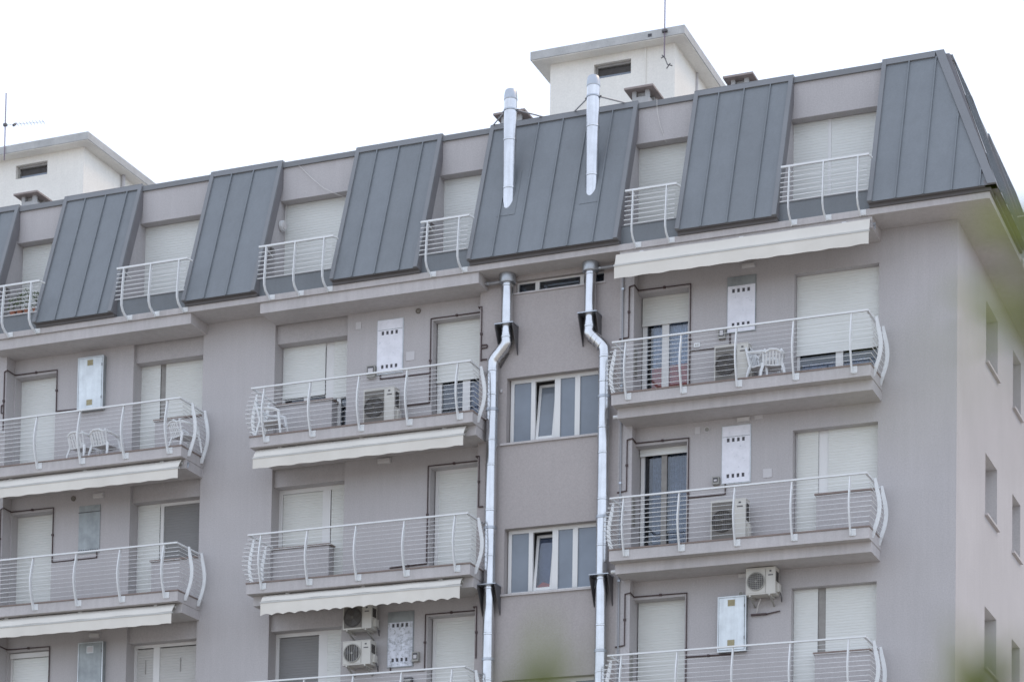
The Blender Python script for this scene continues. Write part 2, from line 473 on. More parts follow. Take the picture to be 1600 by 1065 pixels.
# right bay wide windows
YR = .2
H2 = HEAD - .02
w = window(-3.085, -1.47, FLOOR, H2, YR, [(-2.33, -2.19)], [(-3.085, -1.47, .585, H2, "shutter", -.03)],
           [(-3.03, -2.33, 0, .62), (-2.19, -1.5, 0, .62)], w=.06)
curtain(w, -3.0, -2.3, FLOOR, .46, YR + .12, "bluecurtain", 7); curtain(w, -2.2, -1.5, FLOOR, .46, YR + .12, "bluecurtain", 7)
z = -3
window(-3.085, -1.47, FLOOR + z, H2 + z, YR, [(-2.64, -2.45)], [(-3.05, -2.64, FLOOR + z, H2 + z, "shutter"), (-2.45, -1.47, SILL + z, H2 + z, "shutter")])
z = -6
w = window(-3.085, -1.47, FLOOR + z, H2 + z, YR, (), [(-3.085, -2.62, FLOOR + z, H2 + z, "shutter", -.03), (-2.47, -1.47, SILL + z, H2 + z, "shutter", -.03)])
MB().box(-2.62, -2.475, YR - .012, YR + .1, SILL + z, H2 + z).build("mullion", M["mull"], w)
# mid bay wide windows
YM = .36
w = window(-14.13, -12.47, FLOOR, HF, YM, [(-13.12, -12.93), (-12.86, -12.77)],
           [(-14.10, -13.13, 1.045, HF, "shutter"), (-12.93, -12.47, .945, HF, "shutter")],
           [(-14.05, -13.62, .86, 1.06), (-13.52, -13.15, .86, 1.06), (-12.86, -12.5, 0, .98)], w=.06)
MB().box(-13.62, -13.52, YM - .005, YM + .06, .86, 1.06).build("sash_stile", M["pvc"], w)
curtain(w, -12.72, -12.55, FLOOR, .5, YM + .12, "lace2", 3)
z = -3
w = window(-14.13, -12.47, FLOOR + z, HF + z, YM - .03, [(-13.12, -12.94)],
           [(-14.04, -13.12, SILL + z, HF - .09 + z, "shutter", .02), (-12.92, -12.47, FLOOR + z, HF - .0 + z, "shutter", .0)], w=.085)
z = -6
w = window(-14.13, -12.47, FLOOR + z, HF + z, YM - .03, [(-13.14, -12.94)],
           [(-14.07, -13.14, SILL + z, HF - .085 + z, "shutter2", .02), (-12.94, -12.47, FLOOR + z, HF + z, "shutter", .0)], w=.075)
# mid bay doors
YD = .22
w = window(-10.54, -9.445, FLOOR, HF + .02, YD, [(-9.98, -9.82)], [(-10.54, -9.445, .93, HF + .02, "shutter", -.03)],
           [(-10.42, -9.98, 0, .98), (-9.82, -9.5, 0, .98)], w=.1)
curtain(w, -10.42, -9.96, FLOOR, 1.1, YD + .1, "darkcurtain", 7); curtain(w, -9.84, -9.45, FLOOR, .9, YD + .1, "bluecurtain", 5)
z = -3
window(-10.54, -9.445, FLOOR + z, HF + .02 + z, YD, (), [(-10.475, -9.46, FLOOR + z, HF - .05 + z, "shutter", .015)], w=.07)
z = -6
window(-10.54, -9.445, FLOOR + z, HF + .02 + z, YD, (), [(-10.475, -9.52, FLOOR + z, HF - .05 + z, "shutter", .015)], w=.07)
# left bay wide windows
w = window(-17.5, -15.83, FLOOR, HF, YM, (), [(-17.5, -17.03, FLOOR, HF, "shutter", -.03), (-16.9, -15.83, SILL, HF, "shutter", -.03)])
MB().box(-17.03, -16.9, YM - .012, YM + .1, SILL, HF).build("mullion", M["mull"], w)
z = -3
w = window(-17.5, -15.83, FLOOR + z, HF + z, YM - .04, [(-16.94, -16.86)],
           [(-17.47, -16.95, FLOOR + z, HF - .0 + z, "shutter", -.01), (-16.86, -15.83, SILL + z, HF - .06 + z, "shutter2", .02)], w=.06)
z = -6
w = window(-17.5, -15.83, FLOOR + z, HF + z, YM - .04, [(-17.03, -16.88)],
           [(-17.44, -17.03, FLOOR + z, HF - .085 + z, "blind", .02), (-16.88, -15.83, SILL + z, HF - .085 + z, "blind", .02)], w=.065)
for cx in (-17.22, -16.38):
    MB().tube([(cx, YM - .035, HF - .32 + z), (cx, YM - .035, HF - .62 + z)], .007, 5).build("blind_cord", M["mull"], w)
# left bay doors
window(-20.45, -19.43, FLOOR, HF, YW, (), [(-20.45, -19.43, FLOOR, HF, "shutter", -.03)])
z = -3
window(-20.45, -19.43, FLOOR + z, HF + z, YW, (), [(-20.45, -19.43, FLOOR + z, HF + z, "shutter", -.03)])
z = -6
w = window(-20.45, -19.43, FLOOR + z, HF + z, .12, (), [(-20.40, -19.48, FLOOR + z, HF - .12 + z, "shutter", .02)], w=.045)
MB().box(-20.44, -19.44, .07, .115, HF - .12 + z, HF - .02 + z).build("shutter_box", M["pvc"], w)

# stair windows: four lights, the second sash tilted inwards
YG = -.06
for k, (a, b, c, d) in enumerate(SW):
    fr = frame_mb(a + .02, b - .02, c, d, YG, .07, .06, [(-8.385, -8.30), (-7.89, -7.77), (-7.465, -7.36)]).build("window", M["pvc"], bld)
    for (p0, p1) in ((-8.755, -8.385), (-7.77, -7.465), (-7.36, -6.93)):
        MB().box(p0, p1, YG + .025, YG + .032, c + .07, d - .07).build("pane", M["obscure"], fr)
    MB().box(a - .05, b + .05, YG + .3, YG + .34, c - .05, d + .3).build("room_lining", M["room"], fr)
    # tilted sash: hinged at its foot
    zc = c + .08; hgt = d - c - .15
    ang = math.radians(9)
    def tilt(p, zc=zc, ang=ang):
        y, zz = p[1] - YG, p[2] - zc
        return Vector((p[0], YG + .02 + y * math.cos(ang) + zz * math.sin(ang), zc + zz * math.cos(ang) - y * math.sin(ang)))
    mb = MB(tilt); s0, s1 = -8.295, -7.895
    mb.box(s0, s0 + .055, 0 + YG, YG + .05, zc, zc + hgt); mb.box(s1 - .055, s1, YG, YG + .05, zc, zc + hgt)
    mb.box(s0 + .055, s1 - .055, YG, YG + .05, zc, zc + .055); mb.box(s0 + .055, s1 - .055, YG, YG + .05, zc + hgt - .055, zc + hgt)
    sa = mb.build("tilted_sash", M["pvc"], fr)
    mb = MB(tilt); mb.box(s0 + .055, s1 - .055, YG + .02, YG + .026, zc + .055, zc + hgt - .055)
    mb.build("pane", M["glass" if k == 1 else "obscure"], fr)
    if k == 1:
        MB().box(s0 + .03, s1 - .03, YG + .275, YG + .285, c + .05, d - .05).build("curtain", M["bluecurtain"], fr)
        MB().poly_y([(s0 + .05, c + .06), (s1 - .05, c + .06), (s1 - .05, c + .20), (s0 + .17, c + .26), (s0 + .05, c + .19)], YG + .12, YG + .2).build("red_reflection_block", M["red_cloth_and_reflection"], fr)  # red block added behind the glass to imitate an orange-red reflection
    MB().box(a - .12, b + .05, YS - .04, YG - .002, c - .04, c).build("sill", M["slab"], fr)
a, b, c, d = sw_strip
fr = frame_mb(a, b, c, d, YS + .1, .03, .05, [(-8.31, -8.225), (-7.37, -7.29)]).build("window", M["pvc"], bld)
for (p0, p1) in ((a + .03, -8.31), (-8.225, -7.37), (-7.29, b - .03)):
    MB().box(p0, p1, YS + .125, YS + .13, c + .03, d - .03).build("pane", M["glass"], fr)
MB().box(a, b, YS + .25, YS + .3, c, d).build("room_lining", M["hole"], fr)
mb = MB(); mb.box(-8.17, -7.43, YS + .2, YS + .23, d - .1, d - .07)
mb.add([(-8.17, YS + .2, c + .03), (-8.14, YS + .2, c + .03), (-8.08, YS + .2, d - .07), (-8.11, YS + .2, d - .07)], [(0, 1, 2, 3)])
mb.build("tilted_sash", M["pale"], fr)
MB().box(a - .05, b + .04, YS - .03, YS + .1, c - .03, c - .002).build("sill", M["slab"], fr)

# ------------------------------------------------------------------ balconies slabs (parts of the building)
YB = -.914
def balcony_slab(x0, x1, k, lower=True):
    z = -3 * k
    o = MB().box(x0, x1, YB, .02, -.33 + z, -.128 + z).build("balcony_slab", M["slab"], bld)
    MB().box(x0 - .012, x1 + .012, YB - .015, .018, -.126 + z, -.098 + z).build("tile_edge", M["tile"], o)
    MB().box(x0 + .05, x1 - .012, -.70, .016, -.525 + z, -.331 + z).build("slab_beam", M["slab"], o)
    return o
for k in K:
    balcony_slab(-6.40, -1.39, k)
    balcony_slab(-14.17, -9.265, k)
    balcony_slab(-20.55, -15.755, k)
# eaves: soffit cornice, and thick lids over the bays
mb = MB(); mb.box(-32, .72, -.737, .5, TOP - .004, 2.845); mb.build("cornice", M["slab"], bld)
mb = MB(); mb.box(-.4, .72, .5, 13.6, TOP - .004, 2.845); mb.build("cornice", M["slab"], bld)
for x0, x1 in ((-6.35, -1.44), (-14.12, -9.285), (-20.6, -15.735)):
    MB().box(x0, x1, -.69, .02, 2.505, TOP - .006).build("eaves_lid", M["slab"], bld)

# ------------------------------------------------------------------ mansard roof
ZE, YE, ZT, YT = 2.915, -.857, 6.05, .246
SL = Vector((0, YT - YE, ZT - ZE)); SLN = SL.normalized()
NRM = Vector((0, -SLN.z, SLN.y))
HIPB, HIPT = .87, -.325

def slope_pt(x, s, h=0.0):
    return (x, YE + (YT - YE) * s + NRM.y * h, ZE + (ZT - ZE) * s + NRM.z * h)
def slope_quad_solid(mb, poly, h0, h1):                   # poly: list of (x, s)
    n = len(poly)
    vs = [slope_pt(x, s, h0) for x, s in poly] + [slope_pt(x, s, h1) for x, s in poly]
    fs = [(i, (i + 1) % n, n + (i + 1) % n, n + i) for i in range(n)]
    return mb.add(vs, fs + [tuple(range(n - 1, -1, -1)), tuple(range(n, 2 * n))])

def hipx(s): return HIPB + (HIPT - HIPB) * s
def mansard_section(x0, x1, seams, T=T_front, hip_right=False, hip_left=False, hip_off=0.0):
    """one run of sheet metal; the hips at the building corner slant with the slope"""
    def xr(s): return hipx(s) if hip_right else x1
    def xl(s): return -hipx(s) + hip_off if hip_left else x0
    mb = MB(T)
    th = .20
    vs = []
    for x_of in (xl, xr):
        for s, back in ((0, 0), (1, 0), (1, 1), (0, 1)):
            p = slope_pt(x_of(s), s)
            vs.append((p[0], p[1] + back * th, p[2]))
    body = mb.add(vs, [(0, 3, 2, 1), (4, 5, 6, 7), (0, 1, 5, 4), (1, 2, 6, 5), (2, 3, 7, 6), (3, 0, 4, 7)]).build("mansard_section", M["cheek"], bld)
    # edge trims and coping
    w = .085
    t = MB(T)
    slope_quad_solid(t, [(xl(0), 0), (xl(0) + w, 0), (xl(1) + w, 1), (xl(1), 1)], .002, .045)
    if not hip_left: t.build("edge_trim", M["trim"], body)
    wr = .16 if hip_right else w
    t = MB(T)
    slope_quad_solid(t, [(xr(0) - wr, 0), (xr(0), 0), (xr(1), 1), (xr(1) - wr, 1)], .002, .045)
    t.build("edge_trim", M["trim"], body)
    t = MB(T); slope_quad_solid(t, [(xl(1) + w, .965), (xr(1) - wr, .965), (xr(1) - wr, .9995), (xl(1) + w, .9995)], .002, .042)
    t.box(xl(1) + (.12 if hip_left else 0), xr(1), YT - (.0 if hip_left else .035), YT + .3, ZT + .002, ZT + .035)
    t.build("coping", M["trim"], body)
    # drip strip below the sheets
    if not hip_left:
        MB(T).box(xl(0) + .02, xr(0) - (.0 if not hip_right else .12), -.775, -.45, 2.847, 2.912).build("drip_strip", M["dark"], body)
    else:
        MB(T).box(-.448, xr(0), -.775, -.45, 2.847, 2.912).build("drip_strip", M["dark"], body)
    # sheets with standing seams
    edges = [None] + list(seams) + [None]
    for i in range(len(edges) - 1):
        a, b = edges[i], edges[i + 1]
        pts = []
        N = 24
        lo = [(max(a if a is not None else -1e9, xl(s) + w * .9), s) for s in [j / N * .966 for j in range(N + 1)]]
        hi = [(min(b if b is not None else 1e9, xr(s) - wr * .95), s) for s in [j / N * .966 for j in range(N + 1)]]
        keep = [(l, h) for l, h in zip(lo, hi) if h[0] > l[0] + .004]
        if len(keep) < 2: continue
        # reduce to the corner points
        def simp(ps):
            o_ = [ps[0]]
            for q in range(1, len(ps) - 1):
                d1 = (ps[q][0] - ps[q - 1][0]); d2 = (ps[q + 1][0] - ps[q][0])
                if abs(d1 - d2) > 1e-6: o_.append(ps[q])
            return o_ + [ps[-1]]
        poly = simp([k_[0] for k_ in keep]) + simp([k_[1] for k_ in keep])[::-1]
        pan = MB(T); h = .010 + random.uniform(-.002, .002)
        vs = [slope_pt(x, s, h) for x, s in poly]
        pan.add(vs, [tuple(range(len(vs)))])
        if b is not None:                                   # the standing seam at its right edge
            smax = max(k_[1][1] for k_ in keep if abs(k_[1][0] - b) < 1e-6) if any(abs(k_[1][0] - b) < 1e-6 for k_ in keep) else 0
            if smax > .02:
                slope_quad_solid(pan, [(b - .011, -.004), (b + .011, -.004), (b + .011, smax), (b - .011, smax)], .004, .042)
        pan.build("roof_sheet", M["roof"], body)
    return body

SECT = [(-30, -24.5, [-29.4 + .52 * i for i in range(9)]), (-23.7, -20.63, [-23.2 + .52 * i for i in range(5)]),
        (-19.47, -17.53, [-18.92, -18.41, -17.88]), (-15.86, -14.16, [-15.34, -14.82]),
        (-12.46, -10.53, [-11.97, -11.47, -10.94]), (-9.47, -6.34, [-8.93, -8.41, -7.89, -7.37, -6.85]),
        (-5.185, -3.21, [-4.68, -4.17, -3.65])]
for s_ in SECT: mansard_section(*s_)
mansard_section(-1.49, 0, [-.97, -.46, .06, .57], hip_right=True)
# right hand slope (turned round the corner): u runs along +Y, its hip is at the near end
mansard_section(0, 2.3, [-.46, .06, .57, 1.08, 1.6], T_east, hip_left=True)
ES = [(4.0, 6.9), (8.6, 11.5)]
for a, b in ES: mansard_section(a, b, [a + .5 + .5 * i for i in range(5)], T_east)

# plaster bodies behind the metal, and the dormer recesses between the sections
def dormer(x0, x1, T=T_front, side=False, split=None, half=True):
    """recess between two metal sections: band over the opening, reveals, shutter, parapet strip"""
    YBAND, YSH = .265, .50
    xi0, xi1 = x0 - .065, x1 + .065
    o = MB(T).box(xi0, xi1, YBAND, YSH + .3, 5.235, 5.925).build("dormer_band", M["plaster"], bld)
    MB(T).box(x0 + .004, x1 - .004, YBAND - .045, YBAND + .35, 5.925, 6.035).build("coping", M["trim"], o)
    sm = shutter_mb(xi0, xi1, 3.2, 5.233, YSH, T=T)
    sh = sm.build("shutter", M["shutter"], o)
    if split: MB(T).box(split - .03, split + .03, YSH - .02, YSH + .02, 3.2, 5.23).build("mullion", M["pvc"], o)
    MB(T).box(x0 - .05, x1 + .05, -.66, -.56, 2.85, 3.215).build("parapet_strip", M["roof"], o)
    MB(T).box(x0 - .02, x1 + .02, -.675, -.54, 3.215, 3.235).build("parapet_cap", M["trim"], o)
    MB(T).box(x0 - .05, x1 + .05, -.56, YSH + .3, 2.85, 3.15).build("dormer_floor", M["tile"], o)
    return o
def reveal(xa, xb, T=T_front, opening=False):
    """plaster block under a metal section (xa..xb are the section's edges); the opening is in its right face"""
    a, b = xa + .065, xb - .065
    def yr(z): return YE + (YT - YE) * (z - ZE) / (ZT - ZE) + .205
    mb = MB(T)
    if not opening:
        mb.prism_x([(yr(2.93), 2.93), (yr(6.0), 6.0), (.8, 6.0), (.8, 2.93)], a, b)
    else:
        mb.prism_x([(yr(2.93), 2.93), (yr(6.0), 6.0), (.8, 6.0), (.8, 2.93)], a, b - .22)
        y0, y1, zt = -.30, .08, 4.14
        mb.prism_x([(yr(zt), zt), (yr(6.0), 6.0), (.8, 6.0), (.8, zt)], b - .219, b)
        mb.prism_x([(y1, 2.93), (y1, zt - .001), (.8, zt - .001), (.8, 2.93)], b - .219, b)
        mb.prism_x([(yr(2.93), 2.93), (max(yr(zt), yr(2.93)) * 0 + yr(3.6), 3.6), (y0, 3.6), (y0, 2.93)], b - .219, b)
    o = mb.build("dormer_wall", M["plaster"], bld)
    if opening:
        MB(T).box(b - .219, b - .19, -.29, .079, 3.16, 4.135).build("side_shutter", M["pvc"], o)
    return o
edges = [(-30, -24.5), (-23.7, -20.63), (-19.47, -17.53), (-15.86, -14.16), (-12.46, -10.53), (-9.47, -6.34), (-5.185, -3.21)]
for (a, b) in edges:
    reveal(a, b, opening=b in (-20.63, -14.16, -10.53, -6.34))
reveal(-1.49, -.26)
GAPS = [(-20.63, -19.47), (-17.53, -15.86), (-14.16, -12.46), (-10.53, -9.47), (-6.34, -5.185), (-3.21, -1.49)]
for i, (a, b) in enumerate(GAPS): dormer(a, b, split=-2.56 if i == 5 else None)
dormer(-24.5, -23.7)
reveal(.25, 2.3, T_east); reveal(4.0, 6.9, T_east); reveal(8.6, 11.5, T_east)
dormer(2.3, 4.0, T_east); dormer(6.9, 8.6, T_east)
MB().box(-32, -.36, .55, 12.9, 5.75, 5.9).build("flat_roof", M["rooftop"], bld)
MB().box(-32, -30, -.7, .5, 2.846, 5.9).build("wall", M["plaster"], bld)

# ------------------------------------------------------------------ curved balcony railings
RODR, ZTOP = .0075, .948
def bulge(t):
    pts = [(-.2, .05), (-.12, .075), (0, .115), (.15, .17), (.3, .20), (.45, .205), (.6, .185), (.75, .15), (.95, .095)]
    for (t0, b0), (t1, b1) in zip(pts, pts[1:]):
        if t <= t1: return b0 + (b1 - b0) * (t - t0) / (t1 - t0)
    return pts[-1][1]
TS = [-.17, -.08, 0, .1, .2, .3, .4, .5, .6, .7, .8, .94]
def bulge_s(t):
    a = sum(bulge(t + d) for d in (-.08, -.04, 0, .04, .08)) / 5
    return a
def post_poly(depth=.075):
    outer = [(-bulge_s(t), t) for t in TS]
    inner = [(-bulge_s(t) + depth * (1.0 if t < .75 else 1 - .45 * (t - .75) / .2), t) for t in TS]
    inner[0] = (.0, TS[0]); inner[1] = (-.0, TS[1])
    return outer + inner[::-1]
POST = post_poly()
def post_mb():
    mb = MB(); th = .011
    n = len(TS)
    vs, fs = [], []
    for x in (-th, th):
        for y, zz in POST: vs.append((x, y, zz))
    N = 2 * n
    for i in range(N): fs.append((i, (i + 1) % N, N + (i + 1) % N, N + i))
    for i in range(n - 1):
        a, b, c, d = i, i + 1, N - 2 - i, N - 1 - i
        fs.append((d, c, b, a)); fs.append((N + a, N + b, N + c, N + d))
    return mb.add(vs, fs)
POST_ME = None
def balcony_railing(x0, x1, posts, k, label, right=True, left=True):
    global POST_ME
    zf = -.098 - 3 * k
    r = thing("balcony_railing", label, "railing", ((x0 + x1) / 2, YB, zf), "curved white balcony railings")
    cx = (x0 + x1) / 2
    def L(x, y, z): return (x, y, z)
    # top rail, flat tube running round three sides
    yr = YB - .105
    mb = MB(lambda p: Vector((p[0], p[1], p[2] + zf)))
    mb.box(x0, x1, yr - .022, yr + .022, .925, .955)
    mb.box(x0, x0 + .044, yr + .022, -.02, .925, .955); mb.box(x1 - .044, x1, yr + .022, -.02, .925, .955)
    mb.build("handrail", M["white"], r)
    ex = .10
    first = None
    for i in range(10):
        t = .855 - .0895 * i
        b = bulge_s(t) - .04
        mb = MB(lambda p: Vector((p[0], p[1], p[2] + zf)))
        yy = YB - b; xa, xb = x0 - (b - .065), x1 + (b - .065)
        mb.tube([(xa, -.01, t), (xa, yy, t), (xb, yy, t), (xb, -.01, t)], RODR, 5)
        mb.build("rod", M["white"], r)
    def add_post(X, Y, rot):
        global POST_ME
        if POST_ME is None:
            o = post_mb().build("post", M["white"], None)
            POST_ME = o.data
        else:
            o = bpy.data.objects.new("post", POST_ME); col.objects.link(o)
        o.parent = r
        o.location = (X - cx, Y - YB, 0)
        o.rotation_euler = (0, 0, rot)
        # fixing plate on the slab edge
        return o
    for px in posts:
        add_post(px, YB, 0)
        mb = MB(lambda p: Vector((p[0], p[1], p[2] + zf)))
        mb.box(px - .015, px + .095, YB - .014, YB - .001, -.165, -.035)
        mb.tube([(px + .07, YB - .02, -.06), (px + .07, YB - .012, -.06)], .012, 6)
        mb.tube([(px + .07, YB - .02, -.14), (px + .07, YB - .012, -.14)], .012, 6)
        mb.build("post_plate", M["white"], r)
    for py in (-.66, -.14):
        add_post(x1 - .0 - .06 + .06 - .0 + .0, py, math.pi / 2).location.x = x1 - cx - .075 + .055
        add_post(x0, py, -math.pi / 2).location.x = x0 - cx + .075 - .055
    return r
RP = [-6.09, -4.99, -3.91, -2.82, -1.73]; MP = [-13.81, -12.77, -11.69, -10.64, -9.56]; LP = [-20.27, -19.2, -18.14, -17.09, -16.05]
rows = ("topmost", "middle", "lowest")
for k in K:
    balcony_railing(-6.361, -1.409, RP, k, ("topmost curved white railing at the right end, with a garden chair and outdoor unit behind",
        "middle curved white railing at the right end, in front of the dark glazed door",
        "lowest curved white railing at the right end, under the unit hung by the cabinet")[k])
    balcony_railing(-14.10, -9.272, MP, k, ("upper curved white railing of the centre bay, with a slatted chair behind it",
        "middle curved white railing of the centre bay, above the scalloped awning",
        "lowest curved white railing of the centre bay, cut by the photo's lower edge")[k])
    balcony_railing(-20.56, -15.728, LP, k, ("upper curved white railing of the left bay with three garden chairs behind it",
        "middle curved white railing of the left bay, below the flush zinc cabinet",
        "lowest curved white railing of the left bay")[k]) if k < 2 else None

# ------------------------------------------------------------------ dormer railings with S shaped posts
SP = [(-.755, 2.735), (-.79, 2.765), (-.88, 2.80), (-.965, 2.86), (-1.015, 2.95), (-1.02, 3.06), (-1.005, 3.25), (-.975, 3.55), (-.95, 3.765)]
def dormer_rail(x0, x1, posts, label, T=T_front):
    r = thing("dormer_railing", label, "railing", tuple(T(((x0 + x1) / 2, -.75, 2.85))), "white railings of the mansard windows")
    mb = MB(T); mb.box(x0, x1, -.975, -.925, 3.755, 3.79); mb.tube([(x1 - .02, -.93, 3.772), (x1 + .02, -.80, 3.772)], .018, 6); mb.tube([(x0 + .17, -.945, 3.70), (x0 + .14, -.62, 3.68)], .012, 6)
    mb.build("handrail", M["white"], r)
    for i in range(7):
        zz = 3.665 - .093 * i
        y = -.955 - .065 * (3.76 - zz) / .7
        mb = MB(T); mb.tube([(x0 - .01, y + .03, zz), (x1 - .04, y + .03, zz)], .0085, 5)
        mb.build("rod", M["white"], r)
    for px in posts:
        mb = MB(T)
        w = .009; d = .034
        outer, inner = [], []
        for i, (y, zz) in enumerate(SP):
            a = SP[max(0, i - 1)]; b = SP[min(len(SP) - 1, i + 1)]
            dy, dz = b[0] - a[0], b[1] - a[1]; ln = math.hypot(dy, dz)
            ny, nz = dz / ln, -dy / ln
            outer.append((y - ny * d, zz - nz * d)); inner.append((y + ny * d, zz + nz * d))
        vs = [(px - w, *p) for p in outer] + [(px - w, *p) for p in inner] + [(px + w, *p) for p in outer] + [(px + w, *p) for p in inner]
        n = len(SP); fs = []
        for i in range(n - 1):
            fs += [(i, n + i, n + i + 1, i + 1), (2 * n + i, 2 * n + i + 1, 3 * n + i + 1, 3 * n + i),
                   (i, i + 1, 2 * n + i + 1, 2 * n + i), (n + i, 3 * n + i, 3 * n + i + 1, n + i + 1)]
        fs += [(0, 2 * n, 3 * n, n), (n - 1, 2 * n - 1, 4 * n - 1, 3 * n - 1)]
        mb.add(vs, fs).build("post", M["white"], r)
        MB(T).box(px - .02, px + .10, -.752, -.739, 2.70 + .035, 2.838).build("post_plate", M["white"], r)
    return r
dormer_rail(-20.45, -19.26, [-20.14, -19.46], "white dormer railing at the far left with potted plants behind")
dormer_rail(-17.37, -15.69, [-17.2, -16.55, -15.88], "white dormer railing with three posts, second from the left end of the mansard")
dormer_rail(-14.03, -12.35, [-13.86, -13.2, -12.55], "white dormer railing in the gap with the oval lamp on its side wall")
dormer_rail(-10.43, -9.385, [-10.28, -9.6], "narrow white dormer railing left of the steel roof flues")
dormer_rail(-6.16, -5.13, [-6.0, -5.33], "narrow white dormer railing right of the steel roof flues")
dormer_rail(-3.1, -1.44, [-2.94, -2.29, -1.64], "wide white dormer railing in front of the split shutter nearest the corner")
dormer_rail(2.4, 3.95, [2.5, 3.2, 3.85], "white dormer railing round the corner on the right hand roof slope, nearer", T_east)
dormer_rail(7.0, 8.55, [7.1, 7.8, 8.45], "white dormer railing round the corner on the right hand roof slope, farther", T_east)

# ------------------------------------------------------------------ awnings
def awning(x0, x1, ztop, label, scallop=False, dz=(0, -.2, -.42), yf=-.93):
    zt, zb, zv = ztop + dz[0], ztop + dz[1], ztop + dz[2]
    r = thing("folding_awning", label, "awning", ((x0 + x1) / 2, -.75, ztop), "rolled in cream awnings")
    n = 60
    rnd = random.Random(int(-x0 * 100))
    # roll hidden below the slab
    MB().tube([(x0 + .03, -.735, ztop - .045), (x1 - .03, -.735, ztop - .045)], .03, 12).build("roller", M["awnbar"], r, True)
    # cloth from the roll to the front bar, gently sagging
    vs = []
    prof = [(-.70, zt + .02), (-.80, zt + .004), (yf + .035, zb + .10), (yf - .005, zb + .02)]
    for i in range(n + 1):
        x = x0 + (x1 - x0) * i / n
        wv = .006 * math.sin(i * .45 + rnd.random() * .4)
        for (y, zz) in prof: vs.append((x, y + wv, zz + wv))
    m4 = len(prof)
    MB().add(vs, [(i * m4 + j, (i + 1) * m4 + j, (i + 1) * m4 + j + 1, i * m4 + j + 1) for i in range(n) for j in range(m4 - 1)]).build("cloth", M["awning"], r, True)
    MB().box(x0 - .012, x1 + .012, yf - .03, yf + .03, zb - .022, zb + .012).build("front_bar", M["awnbar"], r)
    vs = []
    N = n * 4 if scallop else n
    for i in range(N + 1):
        u = i / N; x = x0 + (x1 - x0) * u
        wv = .007 * math.sin(u * 43) + .004 * math.sin(u * 101 + 1)
        bot = zv + (.035 * abs(math.sin(u * math.pi * 17)) if scallop else .006 * math.sin(u * 60))
        for j in range(4):
            tt = j / 3
            vs.append((x, yf - .02 + wv * tt, zb - .02 + (bot - zb + .02) * tt))
    MB().add(vs, [(i * 4 + j, (i + 1) * 4 + j, (i + 1) * 4 + j + 1, i * 4 + j + 1) for i in range(N) for j in range(3)]).build("valance", M["awning"], r, True)
    for bx in (x0 + .5, (x0 + x1) / 2, x1 - .5):
        MB().box(bx - .04, bx + .04, -.76, -.702, ztop - .02, ztop + .035).build("wall_bracket", M["white"], r)
    mb = MB(); mb.tube([(x1 + .01, -.62, ztop - .03), (x1 + .06, -.62, ztop - .03)], .03, 10); mb.tube([(x1 + .05, -.62, ztop - .03), (x1 + .055, -.65, ztop - .13)], .012, 6)
    mb.build("crank_gear", M["steel_dull"], r)
    for ax in (x0 + .9, x1 - .9):
        MB().box(ax - .35, ax + .35, -.85, -.8, zb - .01, zb + .03).build("folding_arm", M["white"], r)
    return r
awning(-6.39, -1.45, 2.62, "long cream awning rolled in under the eaves at the right end", yf=-.87, dz=(0, -.235, -.49))
awning(-14.07, -9.44, -.365, "cream awning with straight valance under the upper centre balcony")
awning(-13.82, -9.455, -3.365, "cream awning with scalloped valance under the middle centre balcony", scallop=True, dz=(0, -.165, -.44))
awning(-20.5, -15.80, -.375, "cream awning under the upper left balcony, with a rounded cloth edge")
awning(-20.5, -15.87, -3.365, "cream awning under the middle left balcony, lowest at the left edge", dz=(0, -.2, -.43))

